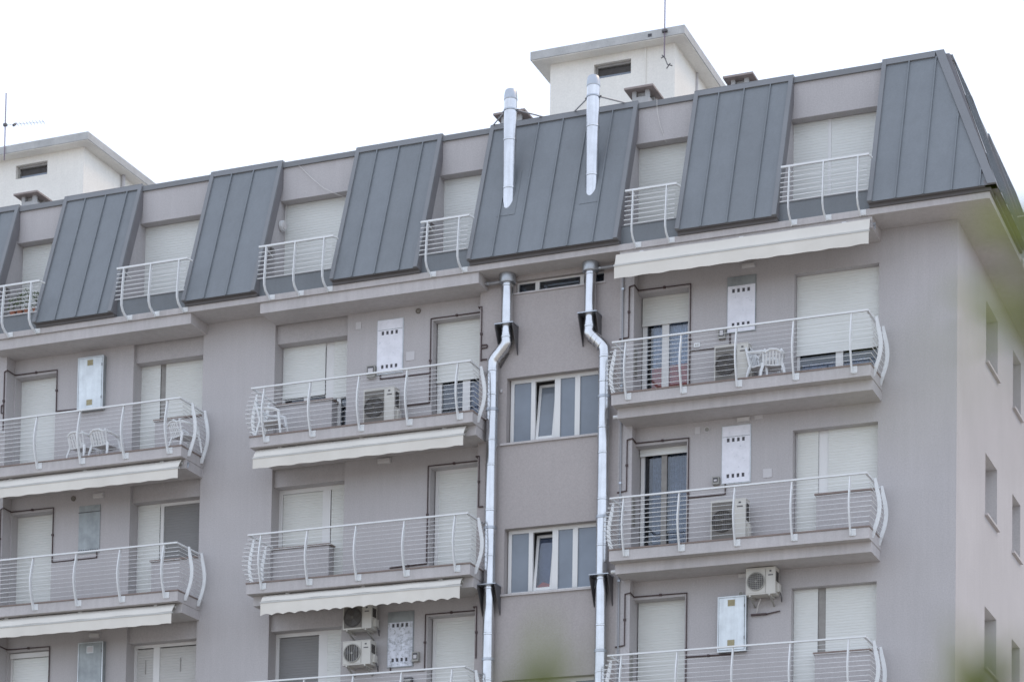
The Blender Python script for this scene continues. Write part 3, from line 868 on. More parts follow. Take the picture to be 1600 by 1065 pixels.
# ------------------------------------------------------------------ stainless flues
def flue(xu, xl, label, top):
    yc = -.36; R_ = .115
    r = thing("steel_flue", label, "flue pipe", (xu, yc, 1.7), "stainless steel flues")
    def section(z0, z1, x, rad=R_):
        MB().tube([(x, yc, z0), (x, yc, z1)], rad, 28).build("pipe_section", M["steel"], r, True)
    def ring(zc, x, rad=R_, h=.022):
        MB().lathe([(rad + .001, zc - h), (rad + .008, zc - h * .7), (rad + .008, zc + h * .7), (rad + .001, zc + h)], x, yc, 28).build("joint_ring", M["steel"], r, True)
    # above the eaves
    RU = .127
    zs = [2.6, 3.35, 4.45, 5.42, top - .2]
    for a, b in zip(zs, zs[1:]): section(a, b, xu, RU)
    for zc in (4.45, 5.42): ring(zc, xu, RU)
    MB().lathe([(RU + .004, top - .215), (RU + .008, top - .205), (RU + .008, top - .19), (RU + .003, top - .185), (RU + .003, top - .125), (RU - .004, top - .07), (RU - .016, top - .02), (RU - .034, top - .004), (RU - .055, top)], xu, yc, 28).build("rain_cap", M["steel_dull"], r, True)
    # collar under the soffit, straight down to the bracket
    MB().lathe([(RU + .03, 2.55), (RU + .035, 2.56), (RU + .035, 2.722), (RU + .03, 2.726)], xu, yc, 28).build("soffit_collar", M["steel_dull"], r, True)
    section(1.70, 2.6, xu)
    ring(2.5, xu)
    ring(1.735, xu); section(1.42, 1.70, xu)
    ring(1.47, xu)
    # offset: two bends
    MB().tube([(xu, yc, 1.43), (xu, yc, 1.36), (xu + (xl - xu) * .12, yc, 1.30), (xl - (xl - xu) * .12, yc, 1.07), (xl, yc, 1.0), (xl, yc, .90)], R_, 28).build("offset_bend", M["steel"], r, True)
    for f in (.25, .5, .78):
        p = Vector((xu + (xl - xu) * f, yc, 1.335 - .33 * f + .0)); d = Vector(((xl - xu) * .76, 0, -.23)).normalized() * .014
        MB().tube([p - d, p + d], R_ + .007, 28).build("joint_ring", M["steel"], r, True)
    mb = MB(); mb.tube([(xu - .08, YS - .01, 1.25), (xl - .05, YS - .01, .98)], .02, 6); mb.tube([(xu - .0, YS - .01, 1.20), (xl + .1, YS - .01, .93)], .016, 6)
    mb.build("back_strap", M["bracket"], r)
    zs = [.92, .35, -.55, -1.05, -1.95, -2.85, -3.5, -4.4, -5.3, -6.2, -7.1]
    for i, (a, b) in enumerate(zip(zs, zs[1:])):
        MB().tube([(xl, yc, b), (xl, yc, a)], R_, 28).build("pipe_section", M["steel"], r, True)
        ring(b, xl)
    ring(.83, xl)
    for zc in (.05, -2.3, -4.9):
        MB().lathe([(R_ + .002, zc - .03), (R_ + .012, zc - .026), (R_ + .012, zc + .026), (R_ + .002, zc + .03)], xl, yc, 28).build("wall_clamp", M["steel_dull"], r, True)
        MB().box(xl - .02, xl + .02, yc + R_ - .01, YS - .001, zc - .02, zc + .02).build("clamp_arm", M["bracket"], r)
    # console brackets
    for (bx, bz) in ((xu, 1.695), (xl - .0, -3.45)):
        MB().box(bx - .2, bx + .2, -.535, YS - .002, bz, bz + .018).build("bracket_plate", M["steel_dull"], r)
        for sx in (-.19, .18):
            MB().prism_x([(-.53, bz - .001), (YS - .002, bz - .001), (YS - .002, bz - .55), (YS - .03, bz - .55), (-.53, bz - .05)], bx + sx, bx + sx + .012).build("bracket_cheek", M["bracket"], r)
    # stays back to the roof edge, with a clamp round the pipe
    MB().lathe([(RU + .002, top - .44), (RU + .012, top - .435), (RU + .012, top - .405), (RU + .002, top - .40)], xu, yc, 28).build("stay_clamp", M["steel_dull"], r, True)
    MB().tube([(xu - .17, yc, top - .42), (xu + .17, yc, top - .42)], .012, 6).build("clamp_bolt", M["bracket"], r)
    MB().tube([(xu + .15, yc + .02, top - .43), (xu + .45, .24, 6.09)], .014, 6).build("stay", M["greypipe"], r)
    MB().tube([(xu - .15, yc + .02, top - .43), (xu - .62, .24, 6.09)], .014, 6).build("stay", M["greypipe"], r)
    # pointed flashing where the roof sheet is cut
    zc = ZE + (yc - RU - YE) / (YT - YE) * (ZT - ZE)
    mb = MB()
    slope_quad_solid(mb, [(xu - .2, (zc - .13 - ZE) / (ZT - ZE)), (xu + .2, (zc - .13 - ZE) / (ZT - ZE)), (xu + .2, (zc + .9 - ZE) / (ZT - ZE)), (xu - .2, (zc + .9 - ZE) / (ZT - ZE))], .0125, .016)
    mb.build("flashing", M["roof"], r)
    return r
flue(-8.805, -9.085, "left stainless steel flue, rising past the centre bay railing and through the mansard", 6.445)
flue(-7.065, -6.75, "right stainless steel flue, beside the right bay railing, rising through the mansard", 6.435)

# short horizontal waste pipes by the balcony ends
for x0, x1, z, lab in ((-9.28, -8.93, 2.60, "short steel pipe from the left flue collar to the eaves lid"),
                  (-6.93, -6.40, 2.60, "short steel pipe from the right flue collar towards the long awning")):
    o = thing("connecting_pipe", lab, "pipe", (x0, -.36, z), "short horizontal pipes at the flues")
    MB().tube([(x0, -.36, z), (x1, -.36, z)], .03, 10).build("pipe", M["greypipe"], o, True)
    MB().tube([(x0 + .05, -.36, z), (x0 + .08, -.36, z)], .036, 10).build("joint_ring", M["steel_dull"], o, True)

# thin grey downpipe on the pilaster
o = thing("downpipe", "thin grey downpipe on the pilaster right of the right flue", "pipe", (-6.42, YS - .03, GROUND))
MB().tube([(-6.435, YS - .022, GROUND), (-6.435, YS - .022, 2.45)], .018, 8).build("pipe", M["greypipe"], o, True)
for k in range(4):
    MB().box(-6.46, -6.41, YS - .045, YS, 2.15 - 1.9 * k, 2.19 - 1.9 * k).build("clip", M["steel_dull"], o)
for k in (0, 1):
    z = -3 * k - .42
    o = thing("balcony_drain", ("white drain stub below the upper right balcony, beside the flue", "white drain stub below the middle right balcony, beside the flue")[k], "drain pipe", (-6.45, -.45, z))
    MB().tube([(-6.5, -.5, z), (-6.36, -.5, z)], .035, 10).build("stub", M["white"], o, True)
    MB().tube([(-6.485, -.5, z), (-6.485, -.5, z - .0), (-6.47, -.40, z - .02), (-6.47, -.27, z - .03)], .03, 8).build("bend", M["bracket"], o, True)

# ------------------------------------------------------------------ gas pipes
def gas(paths, label):
    p0 = paths[0][0]
    o = thing("gas_pipe", label, "pipe", p0, "brown gas pipes round the balcony doors")
    for p in paths:
        MB().tube(p, .0145, 6).build("pipe_run", M["gaspipe"], o, True)
    q = paths[-1]
    for p in paths:
        for a, b in zip(p, p[1:]):
            A, B = Vector(a), Vector(b)
            if (B - A).length > .8:
                c = A.lerp(B, .5)
                MB().box(c.x - .022, c.x + .022, c.y - .022, c.y + .03, c.z - .022, c.z + .022).build("pipe_clip", M["gaspipe"], o)
    return o
y0, ys = -.018, YS - .018
for k, lab in enumerate(("brown gas pipe round the door with the red cloth, ending at the vented cabinet", "brown gas pipe round the dark glazed door of the right bay", "brown gas pipe round the closed door shutter below the right bay's middle balcony")):
    z = -3 * k
    tail = [(-4.63, y0, .87 + z)] if k == 0 else ([(-4.4, y0, 1.02 + z), (-4.4, y0, 1.22 + z)] if k == 1 else [(-4.25, y0, .94 + z)])
    runs = [[(-6.5, ys, 1.19 + z), (-6.31, ys, 1.21 + z), (-6.31, ys, 2.2 + z), (-6.2, ys, 2.22 + z), (-6.2, y0, 2.19 + z), (-5.14, y0, 2.185 + z), (-5.14, y0, FLOOR + z + .1)],
            [(-5.14, y0, (.88 if k == 0 else 1.02 if k == 1 else .95) + z)] + tail]
    if k == 0: runs.append([(-4.34, y0, 1.12), (-4.34, y0, .90)])
    gas(runs, lab)
for k, lab in enumerate(("brown gas pipe with a loop, round the half open shutter of the centre bay", "brown gas pipe round the centre bay door above the scalloped awning", "brown gas pipe round the lowest centre bay door, near the stained cabinet")):
    z = -3 * k
    ye = y0
    run = [(-10.60, y0, (.48 if k == 0 else .22 if k == 1 else 1.07) + z), (-10.60, y0, 2.19 + z), (-9.47, y0, 2.19 + z), (-9.47, ys, 2.205 + z), (-9.40, ys, 2.205 + z), (-9.40, ys, (1.11 if k == 0 else 1.18) + z)]
    runs = [run]
    if k == 0:
        runs += [[(-11.71, y0, 1.17), (-11.70, y0, 1.09), (-10.60, y0, 1.08)], [(-11.1, y0, .48), (-10.60, y0, .48)],
                 [(-9.40, ys, 1.43), (-9.28, ys, 1.425), (-9.265, ys, 1.40), (-9.28, ys, 1.37), (-9.40, ys, 1.365)], [(-9.40, ys, 1.14), (-9.27, ys, 1.13)]]
    elif k == 1:
        runs += [[(-11.41, y0, .20 + z), (-10.60, y0, .22 + z)], [(-9.40, ys, 1.19 + z), (-9.30, ys, 1.19 + z)]]
    else:
        runs += [[(-11.35, y0, 1.2 + z), (-11.35, y0, 1.08 + z), (-10.60, y0, 1.07 + z)]]
    gas(runs, lab)
ys2 = YS2 - .018
for k, lab in enumerate(("brown gas pipe round the upper left bay door", "brown gas pipe round the middle left bay door, running to the flush zinc cabinet", "brown gas pipe round the lowest left bay door")):
    z = -3 * k
    runs = [[(-20.52, ys2, .9 + z), (-20.52, ys2, 2.17 + z), (-20.45, ys2, 2.2 + z), (-20.45, y0, 2.19 + z), (-19.39, y0, 2.185 + z), (-19.39, y0, (1.28 if k == 0 else 1.0 if k == 1 else .1) + z)]]
    if k == 0: runs += [[(-19.39, y0, 1.28), (-18.8, y0, 1.265)], [(-20.52, ys2, 1.45), (-20.58, ys2, 1.44), (-20.58, ys2, 1.28), (-20.52, ys2, 1.27)]]
    if k == 1: runs += [[(-19.39, y0, 1.0 + z), (-18.28, y0, 1.01 + z), (-18.28, y0, 1.16 + z)]]
    gas(runs, lab)

# ------------------------------------------------------------------ meter and boiler cabinets
def cab_vented(x0, x1, z0, z1, label, mname="cabwhite", top=None):
    o = thing("utility_cabinet", label, "cabinet", ((x0 + x1) / 2, 0, z0), "metal cabinets on the balcony walls")
    hz = []
    n = 4; w = (x1 - x0)
    hw, hh = w * .098, .075
    xs = [x0 + w * (.16 + .185 * i) for i in range(n)]
    zt, zb = z1 - .30, z0 + .10
    zdoor = z1 - (top or .0)
    MB().box(x0 - .015, x1 + .015, -.02, -.001, z0 - .015, z1 + .015).build("back_frame", M["zinc"] if not top else M["zinc_dull"], o)
    d = MB()
    # door leaf with eight punched openings (a grid of strips)
    ops_ = [(x, x + hw, zz, zz + hh) for x in xs for zz in (zt, zb)]
    wall_face(d, x0, x1, z0, zdoor, -.036, ops_, .014)
    d.add([(x0, -.036, z0), (x0, -.02, z0), (x0, -.02, zdoor), (x0, -.036, zdoor)], [(0, 1, 2, 3)])
    d.add([(x1, -.036, z0), (x1, -.02, z0), (x1, -.02, zdoor), (x1, -.036, zdoor)], [(3, 2, 1, 0)])
    d.build("door", M[mname], o)
    for (a, b, c, e) in ops_:
        MB().box(a, b, -.0235, -.0215, c, e).build("vent_hole", M["hole"], o)
    if top:
        MB().box(x0, x1, -.034, -.02, zdoor + .004, z1).build("top_strip", M["zinc_dull"], o)
    else:
        MB().box(x0, x1, -.0385, -.0365, z1 - .205, z1 - .195).build("fold_line", M["zinc_dull"], o)
    return o
cab_vented(-4.39, -3.85, 1.13, 2.19, "vented white metal cabinet with grey top strip, over the garden chair at right", top=.17)
cab_vented(-4.46, -3.92, -1.78, -.69, "clean vented white cabinet beside the dark glazed door of the right bay")
cab_vented(-11.77, -11.22, 1.19, 2.28, "vented white cabinet of the upper centre balcony")
cab_vented(-11.41, -10.87, -4.82, -3.72, "stained vented cabinet right of the two stacked outdoor units", "cabstain", top=.2)
def cab_box(x0, x1, z0, z1, label, mname="zinc", low=True, vm="mesh"):
    o = thing("utility_cabinet", label, "cabinet", ((x0 + x1) / 2, 0, z0), "metal cabinets on the balcony walls")
    MB().box(x0, x1, -.11, -.001, z0, z1).build("box", M["zinc_dull"], o)
    MB().box(x0 + .03, x1 - .04, -.122, -.111, z0 + .035, z1 - .03).build("door", M[mname], o)
    fr = MB()
    fr.box(x0, x0 + .022, -.126, -.11, z0, z1); fr.box(x1 - .022, x1, -.126, -.11, z0, z1)
    fr.box(x0 + .022, x1 - .022, -.126, -.11, z1 - .022, z1); fr.box(x0 + .022, x1 - .022, -.126, -.11, z0, z0 + .022)
    fr.build("frame", M["zinc"], o)
    cx = (x0 + x1) / 2 - .01
    for zz in ((z1 - .19, z0 + .1) if low else (z1 - .22,)):
        MB().box(cx - .085, cx + .085, -.126, -.1225, zz - .015, zz + .135).build("vent_frame", M["zinc"], o)
        MB().box(cx - .07, cx + .07, -.129, -.1265, zz, zz + .12).build("vent_mesh", M[vm], o)
    for zz in (z0 + .25, z1 - .2):
        MB().box(x1 - .038, x1 - .024, -.135, -.126, zz - .03, zz + .03).build("latch", M["bracket"], o)
    return o
cab_box(-18.80, -18.17, 1.18, 2.33, "shiny zinc cabinet with two tan vents on the upper left balcony")
cab_box(-4.49, -3.93, -5.03, -3.975, "shiny zinc cabinet with two tan vents, under the wall hung unit")
cab_box(-18.61, -18.0, -5.2, -3.82, "dull zinc cabinet with one pale vent on the lowest left balcony", "zinc_dull", False, "pale")
o = thing("utility_cabinet", "flush dull zinc cabinet with a slotted foot on the middle left balcony", "cabinet", (-18.48, 0, -1.9), "metal cabinets on the balcony walls")
MB().box(-18.74, -18.22, -.02, -.001, -1.88, -.85).build("door", M["zinc_dull"], o)
MB().box(-18.75, -18.21, -.03, -.0205, -1.00, -.985).build("fold_line", M["bracket"], o)
mb = MB()
for i in range(9): mb.box(-18.73 + .057 * i, -18.70 + .057 * i, -.03, -.0205, -1.86, -1.80)
mb.build("vent_slots", M["hole"], o)

# ------------------------------------------------------------------ outdoor units
def ac_unit(x0, x1, z0, z1, yf, label, fan="round", wall=False, bars="grid", mark=True):
    d = .27; yb = yf + d
    W, Hh = x1 - x0, z1 - z0
    o = thing("outdoor_unit", label, "air conditioner", ((x0 + x1) / 2, yb, z0), "air conditioning outdoor units")
    MB().box(x0, x1, yf, yb, z0, z1).build("casing", M["acwhite"], o)
    MB().box(x0 - .006, x1 + .006, yf - .008, yb - .02, z1, z1 + .015).build("top_lid", M["acwhite"], o)
    fx0, fx1 = x0 + .025, x0 + W * .66
    MB().box(fx0, fx1, yf - .008, yf - .001, z0 + .03, z1 - .03).build("fan_panel", M["acpanel"] if fan == "square" else M["acwhite"], o)
    cx, cz = (fx0 + fx1) / 2, (z0 + z1) / 2
    rr = min((fx1 - fx0), (Hh - .06)) * .47
    MB().disc_y(cx, cz, yf - .0105, rr, 32, depth=.002).build("fan_opening", M["acdark"], o)
    fanb = MB()
    for i in range(3):
        a0 = i * 2 * math.pi / 3 + .4
        pts = [(cx + rr * .18 * math.cos(a0), cz + rr * .18 * math.sin(a0))]
        for j in range(5):
            aa = a0 + j * .2
            pts.append((cx + rr * .85 * math.cos(aa), cz + rr * .85 * math.sin(aa)))
        pts.append((cx + rr * .18 * math.cos(a0 + .8), cz + rr * .18 * math.sin(a0 + .8)))
        fanb.poly_y(pts, yf - .0125, yf - .0115)
    fanb.build("fan", M["bracket"], o)
    gr = MB()
    MB().disc_y(cx, cz, yf - .03, rr + .012, 32, r_in=rr - .006, depth=.022).build("fan_ring", M["acdark" if fan == "square" else "acgrey"], o)
    if bars == "grid":
        for i in range(-4, 5):
            q = i / 4.6 * rr; hlen = math.sqrt(rr * rr - q * q)
            gr.box(cx + q - .0035, cx + q + .0035, yf - .027, yf - .022, cz - hlen, cz + hlen)
            gr.box(cx - hlen, cx + hlen, yf - .0215, yf - .0165, cz + q - .0035, cz + q + .0035)
    elif bars == "vert":
        for i in range(-3, 4):
            q = i / 3.6 * rr; hlen = math.sqrt(rr * rr - q * q)
            gr.box(cx + q - .005, cx + q + .005, yf - .027, yf - .02, cz - hlen, cz + hlen)
    else:
        for i in range(-7, 8):
            q = i / 7.6 * rr; hlen = math.sqrt(rr * rr - q * q)
            gr.box(cx - hlen, cx + hlen, yf - .027, yf - .022, cz + q - .003, cz + q + .003)
    gr.disc_y(cx, cz, yf - .033, rr * .13, 12, depth=.006)
    gr.build("fan_grille", M["acpanel" if fan == "square" else "acgrey"], o)
    MB().box(x0 + W * .66 + .004, x0 + W * .66 + .010, yf - .004, yf - .001, z0 + .01, z1 - .01).build("panel_joint", M["acgrey"], o)
    if mark:
        q = MB(); q.box(x1 - W * .20, x1 - W * .135, yf - .005, yf - .001, z1 - .075, z1 - .045); q.box(x1 - W * .24, x1 - W * .08, yf - .005, yf - .001, z1 - .145, z1 - .125)
        q.build("badge", M["bracket"], o)
    # service cover and fittings on the right side
    MB().box(x1 + .001, x1 + .05, yf + .1, yb - .03, z0 + .05, z0 + Hh * .42).build("valve_cover", M["acwhite"], o)
    mb = MB()
    for i in range(7): mb.box(x1 + .0005, x1 + .006, yf + .05 + .025 * i, yf + .062 + .025 * i, z0 + Hh * .5, z1 - .06)
    mb.build("side_louvres", M["acdark"], o)
    MB().tube([(x1 + .03, yf + .17, z0 + .1), (x1 + .07, yf + .2, z0 - .04), (x1 + .05, yb, z0 - .1), (x1 + .03, yb + .04, z0 + .02)], .012, 6).build("pipe_line", M["bracket"], o, True)
    if wall:
        for bx in (x0 + W * .14, x1 - W * .2):
            MB().tube([(bx, yf + .01, z0 - .018), (bx, yf + .06, z0 - .03), (bx, -.005, z0 - .15)], .02, 6).build("wall_bracket", M["acgrey"], o)
            MB().box(bx - .016, bx + .016, yf + .0, -.004, z0 - .03, z0 - .002).build("wall_bracket", M["acwhite"], o)
    else:
        for bx in (x0 + .08, x1 - .16):
            MB().box(bx, bx + .06, yf + .01, yb - .01, z0 - .06, z0 - .001).build("foot", M["bracket"], o)
    return o
ac_unit(-4.52, -3.86, FLOOR + .08, .74, -.42, "outdoor unit on the floor beside the garden chair at right", bars="horiz", fan="square")
ac_unit(-4.56, -3.88, FLOOR - 3 + .08, -2.22, -.40, "outdoor unit on the floor of the middle right balcony", bars="grid", fan="square")
ac_unit(-3.87, -3.30, -4.05, -3.56, -.36, "outdoor unit hung high on the wall above the right hand zinc cabinet", wall=True, bars="grid")
ac_unit(-11.87, -11.19, FLOOR + .08, .74, -.42, "outdoor unit on the floor of the upper centre balcony", bars="horiz", fan="square")
ac_unit(-12.25, -11.62, -4.08, -3.60, -.38, "upper of two outdoor units stacked on the wall below the scalloped awning", wall=True, bars="horiz", fan="square")
ac_unit(-12.24, -11.63, -4.80, -4.33, -.38, "lower of two outdoor units stacked on the wall below the scalloped awning", wall=True, bars="vert")
o = thing("condensate_tray", "small dark bent pipe below the wall hung unit at right", "drain pipe", (-3.8, 0, -4.3))
MB().tube([(-3.63, -.2, -4.1), (-3.7, -.1, -4.18), (-3.75, -.03, -4.32)], .012, 6).build("hose", M["cable"], o, True)
MB().box(-3.86, -3.55, -.06, -.001, -4.36, -4.33).build("tray", M["gaspipe"], o)
MB().tube([(-3.55, -.03, -4.345), (-3.3, -.03, -4.31)], .012, 6).build("pipe", M["gaspipe"], o, True)

# ------------------------------------------------------------------ lamps, vents, plates, meters
def lamp(x0, x1, z0, z1, label):
    o = thing("bulkhead_lamp", label, "lamp", ((x0 + x1) / 2, 0, z0), "bulkhead lamps over the balconies")
    MB().box(x0, x1, -.03, -.001, z0, z1).build("back_box", M["pale"], o)
    MB().prism_x([(-.031, z0 + .008), (-.031, z1 - .008), (-.06, z1 - .03), (-.06, z0 + .03)], x0 + .01, x1 - .01).build("diffuser", M["lampglass"], o)
lamp(-4.12, -3.86, 2.34, 2.44, "bulkhead lamp over the vented cabinet, behind the long right awning")
lamp(-4.18, -3.92, -.62, -.52, "bulkhead lamp above the clean vented cabinet of the right bay")
lamp(-11.72, -11.43, -.66, -.54, "bulkhead lamp below the upper centre awning")
lamp(-18.4, -18.14, -.72, -.60, "bulkhead lamp above the flush zinc cabinet at left")
lamp(-18.4, -18.14, -3.72, -3.60, "bulkhead lamp above the dull zinc cabinet at lower left")
lamp(-4.12, -3.88, -3.62, -3.52, "bulkhead lamp left of the unit hung high at right")
def rvent(x, z, label, mname="ventm", r=.055):
    o = thing("round_vent", label, "vent", (x, 0, z), "round wall vents")
    MB().disc_y(x, z, -.018, r, 20, r_in=r * .78, depth=.017).build("rim", M["pale"] if mname != "ventm" else M["ventm"], o)
    MB().disc_y(x, z, -.010, r * .79, 20, depth=.008).build("grille", M[mname], o)
    b = MB()
    for i in range(-2, 3): b.box(x - r * .7, x + r * .7, -.014, -.0105, z + i * r * .28 - .003, z + i * r * .28 + .003)
    b.build("slats", M["acgrey"], o)
rvent(-10.89, 2.39, "dark round vent beside the upper centre door")
rvent(-4.78, -.69, "round vent left of the clean vented cabinet", "acgrey")
rvent(-4.07, -3.92, "round vent touching the left side of the unit hung high at right", "acgrey")
rvent(-18.90, -.66, "dark round vent below the upper left awning")
rvent(-18.66, -4.08, "small round vent left of the dull zinc cabinet", "acgrey", .035)
def plate(x0, x1, z0, z1, label):
    o = MB().box(x0, x1, -.012, -.001, z0, z1).build("cover_plate", M["pale"]); tag(o, label, "cover plate", "square cover plates on the walls")
plate(-5.02, -4.92, -.76, -.62, "small pale cover plate left of the round vent in the right bay")
plate(-3.66, -3.49, -1.74, -1.57, "square pale cover plate right of the clean vented cabinet")
plate(-12.28, -12.16, 2.18, 2.33, "faint square cover plate near the upper centre window")
plate(-11.14, -10.95, 1.40, 1.58, "square pale cover plate right of the upper centre cabinet")
plate(-3.84, -3.68, -.6, -.48, "faint cover plate right of the bulkhead lamp in the right bay")
def meter(x0, x1, z0, z1, label, mname="acgrey"):
    o = thing("meter_box", label, "meter box", ((x0 + x1) / 2, 0, z0), "small meter boxes on the balcony walls")
    MB().box(x0, x1, -.09, -.001, z0, z1).build("box", M[mname], o)
    MB().box(x0 + .02, x1 - .02, -.096, -.0905, z0 + .04, z1 - .025).build("window", M["hole"], o)
    MB().box(x0 + .035, x1 - .035, -.0985, -.0965, z0 + .055, z1 - .06).build("dial", M["pale"], o)
meter(-4.56, -4.42, 1.02, 1.23, "grey meter box under the vented cabinet near the right hand garden chair")
meter(-4.64, -4.51, -1.79, -1.64, "small grey meter box left of the clean vented cabinet")
meter(-11.98, -11.80, 1.13, 1.37, "grey meter box left of the upper centre cabinet")
meter(-10.85, -10.71, -4.75, -4.56, "grey meter box right of the stained cabinet")
o = thing("wall_socket", "white twin socket beside the glazed door with red cloth", "socket", (-5.0, 0, .9))
MB().box(-5.06, -4.94, -.02, -.001, .93, 1.02).build("plate", M["white"], o)
MB().box(-5.035, -5.005, -.022, -.0205, .955, .99).build("socket_hole", M["acgrey"], o); MB().box(-4.995, -4.965, -.022, -.0205, .955, .99).build("socket_hole", M["acgrey"], o)
o = thing("valve_box", "dark valve box on the lowest centre balcony wall", "valve box", (-11.1, 0, -5.2))
MB().box(-11.02, -10.85, -.09, -.001, -5.28, -5.06).build("box", M["bracket"], o)
MB().box(-11.0, -10.87, -.098, -.091, -5.15, -5.1).build("lid", M["acgrey"], o)
o = thing("security_camera", "small camera on the wall left of the unit hung high at right", "camera", (-4.25, 0, -3.45))
MB().tube([(-4.22, -.001, -3.44), (-4.22, -.07, -3.45)], .015, 6).build("arm", M["pale"], o)
MB().tube([(-4.2, -.07, -3.455), (-4.28, -.12, -3.47)], .032, 10).build("body", M["acwhite"], o, True)
# wall lamp in the third dormer
o = thing("oval_wall_lamp", "white oval lamp on the dormer side wall left of the wide shutter", "lamp", (-14.2, .2, 4.7))
MB().tube([(-14.21, .3, 4.72), (-14.14, .3, 4.72)], .11, 16).build("rim", M["white"], o, True)
MB().tube([(-14.14, .3, 4.72), (-14.12, .3, 4.72)], .085, 16).build("diffuser", M["lampglass"], o, True)
MB().tube([(-14.2, .42, 4.76), (-14.17, .44, 5.22)], .012, 6).build("conduit", M["cable"], o, True)
o = MB().tube([(-13.8, .24, 5.93), (-13.5, .22, 5.62), (-13.2, .2, 5.35), (-12.95, .2, 5.2), (-12.8, .4, 5.17)], .007, 5).build("loose_cable", M["cable"], None, True)
tag(o, "pale cable hanging from the coping over the oval lamp's dormer", "cable")
o = MB().tube([(-5.95, .2, 6.05), (-5.94, .2, 5.8), (-5.88, .22, 5.5), (-5.78, .3, 5.2)], .006, 5).build("loose_cable", M["cable"], None, True)
tag(o, "pale cable hanging in front of the dormer right of the flues", "cable")
o = thing("junction_box", "tiny dark clip on the wall left of the stair window", "clip", (-8.95, YS, .3))
MB().box(-8.97, -8.93, YS - .03, YS, .43, .49).build("clip_body", M["pale"], o)
# louvre blinds leaning in the door reveals (meter niches with louvred doors)
for (x, y, z, lab) in ((-6.214, -.1, .55, "grey louvred panel in the reveal by the red cloth door"), (-6.214, -.1, -2.35, "grey louvred panel in the reveal by the dark glazed door"),
                  (-6.214, -.1, -5.35, "grey louvred panel in the reveal by the lowest right door")):
    o = thing("louvred_panel", lab, "louvre", (x, y, z), "louvred panels in the door reveals")
    MB().box(x - .0, x + .012, YS + .03, -.02, z - .1, z + .45).build("frame", M["acgrey"], o)
    for i in range(9):
        MB().box(x + .012, x + .02, YS + .05, -.04, z - .07 + .055 * i, z - .035 + .055 * i).build("slat", M["mull"], o)

# ------------------------------------------------------------------ garden chairs
def tag_rot(o, loc, rz):
    o.location = loc; o.rotation_euler = (0, 0, rz)
def garden_chair(loc, rz, label, s=1.0, high=False, stack=0):
    """white moulded armchair; local front is -y"""
    o = thing("garden_chair", label, "chair", (0, 0, 0), "white plastic garden chairs")
    W, D, HS = .24 * s, .23 * s, .40 * s
    HB = (.86 if high else .70) * s
    AH = .60 * s
    mb = MB()
    N = 6
    vs = []
    for j in range(N + 1):
        for i in range(N + 1):
            u, v = i / N * 2 - 1, j / N * 2 - 1
            vs.append((u * W * (.94 - .06 * v), v * D, HS - .02 * (1 - u * u) * (1 - .4 * v) - .02 * (v + 1) / 2))
    vs2 = [(x, y, zz - .02) for x, y, zz in vs]
    n1 = N + 1
    fs = [(j * n1 + i, j * n1 + i + 1, (j + 1) * n1 + i + 1, (j + 1) * n1 + i) for i in range(N) for j in range(N)]
    o1 = len(vs)
    fs2 = [tuple(o1 + q for q in f[::-1]) for f in fs]
    rim = [i for i in range(n1)] + [j * n1 + N for j in range(1, n1)] + [N * n1 + i for i in range(N - 1, -1, -1)] + [j * n1 for j in range(N - 1, 0, -1)]
    fr = [(rim[q], o1 + rim[q], o1 + rim[(q + 1) % len(rim)], rim[(q + 1) % len(rim)]) for q in range(len(rim))]
    mb.add(vs + vs2, fs + fs2 + fr); mb.build("seat", M["plastic"], o, True)
    # legs
    for sx in (-1, 1):
        for sy in (-1, 1):
            top = Vector((sx * W * .98, sy * D * .9, HS if sy > 0 else AH))
            bot = Vector((sx * (W + .05), sy * (D + .06), 0))
            MB().tube([bot, bot.lerp(top, .5) + Vector((sx * .01, 0, 0)), top], [.018, .028, .034], 6).build("leg", M["plastic"], o, True)
    # arched arms
    for sx in (-1, 1):
        pts = [(sx * (W + .005), -D * .95, AH - .01), (sx * (W + .03), -D * .6, AH + .025), (sx * (W + .04), 0, AH + .035), (sx * (W + .03), D * .7, AH + .05), (sx * W * .85, D + .06, AH + .09)]
        MB().tube(pts, [.03, .032, .03, .028, .025], 6).build("armrest", M["plastic"], o, True)
    # back: rim with vertical slats
    rimp = [(-W * .95, D * .95, HS - .02), (-W * 1.0, D + .05, AH + .06), (-W * .8, D + .10, HB - .05), (-W * .35, D + .115, HB), (W * .35, D + .115, HB), (W * .8, D + .10, HB - .05), (W, D + .05, AH + .06), (W * .95, D * .95, HS - .02)]
    MB().tube(rimp, .024, 6).build("backrest", M["plastic"], o, True)
    for i in range(-2, 3):
        x = i * W * .34
        MB().prism_x([(D * .95, HS - .03), (D * .95 + .012, HS - .03), (D + .118, HB - .01), (D + .106, HB - .01)], x - W * .1, x + W * .1).build("back_slat", M["plastic"], o)
    o.location = loc; o.rotation_euler = (0, 0, rz)
    return o
CF = FLOOR - .018
garden_chair((-18.42, -.42, CF), math.radians(168), "left one of the white garden chair pair on the upper left balcony", .86)
garden_chair((-17.88, -.42, CF), math.radians(172), "right one of the white garden chair pair on the upper left balcony", .86)
garden_chair((-15.98, -.40, CF), math.radians(150), "white garden chair in the rounded corner of the upper left railing", .86)
garden_chair((-13.88, -.5, CF), math.radians(100), "white slatted garden chair at the left end of the upper centre balcony", .92, True)
garden_chair((-3.58, -.36, CF), math.radians(75), "high backed white garden chair next to the outdoor unit on the upper right balcony", .80, True).scale = (1, 1, 1.12)
garden_chair((-3.36, -.52, CF), math.radians(200), "low white garden chair standing against the high backed one on the upper right balcony", .74)

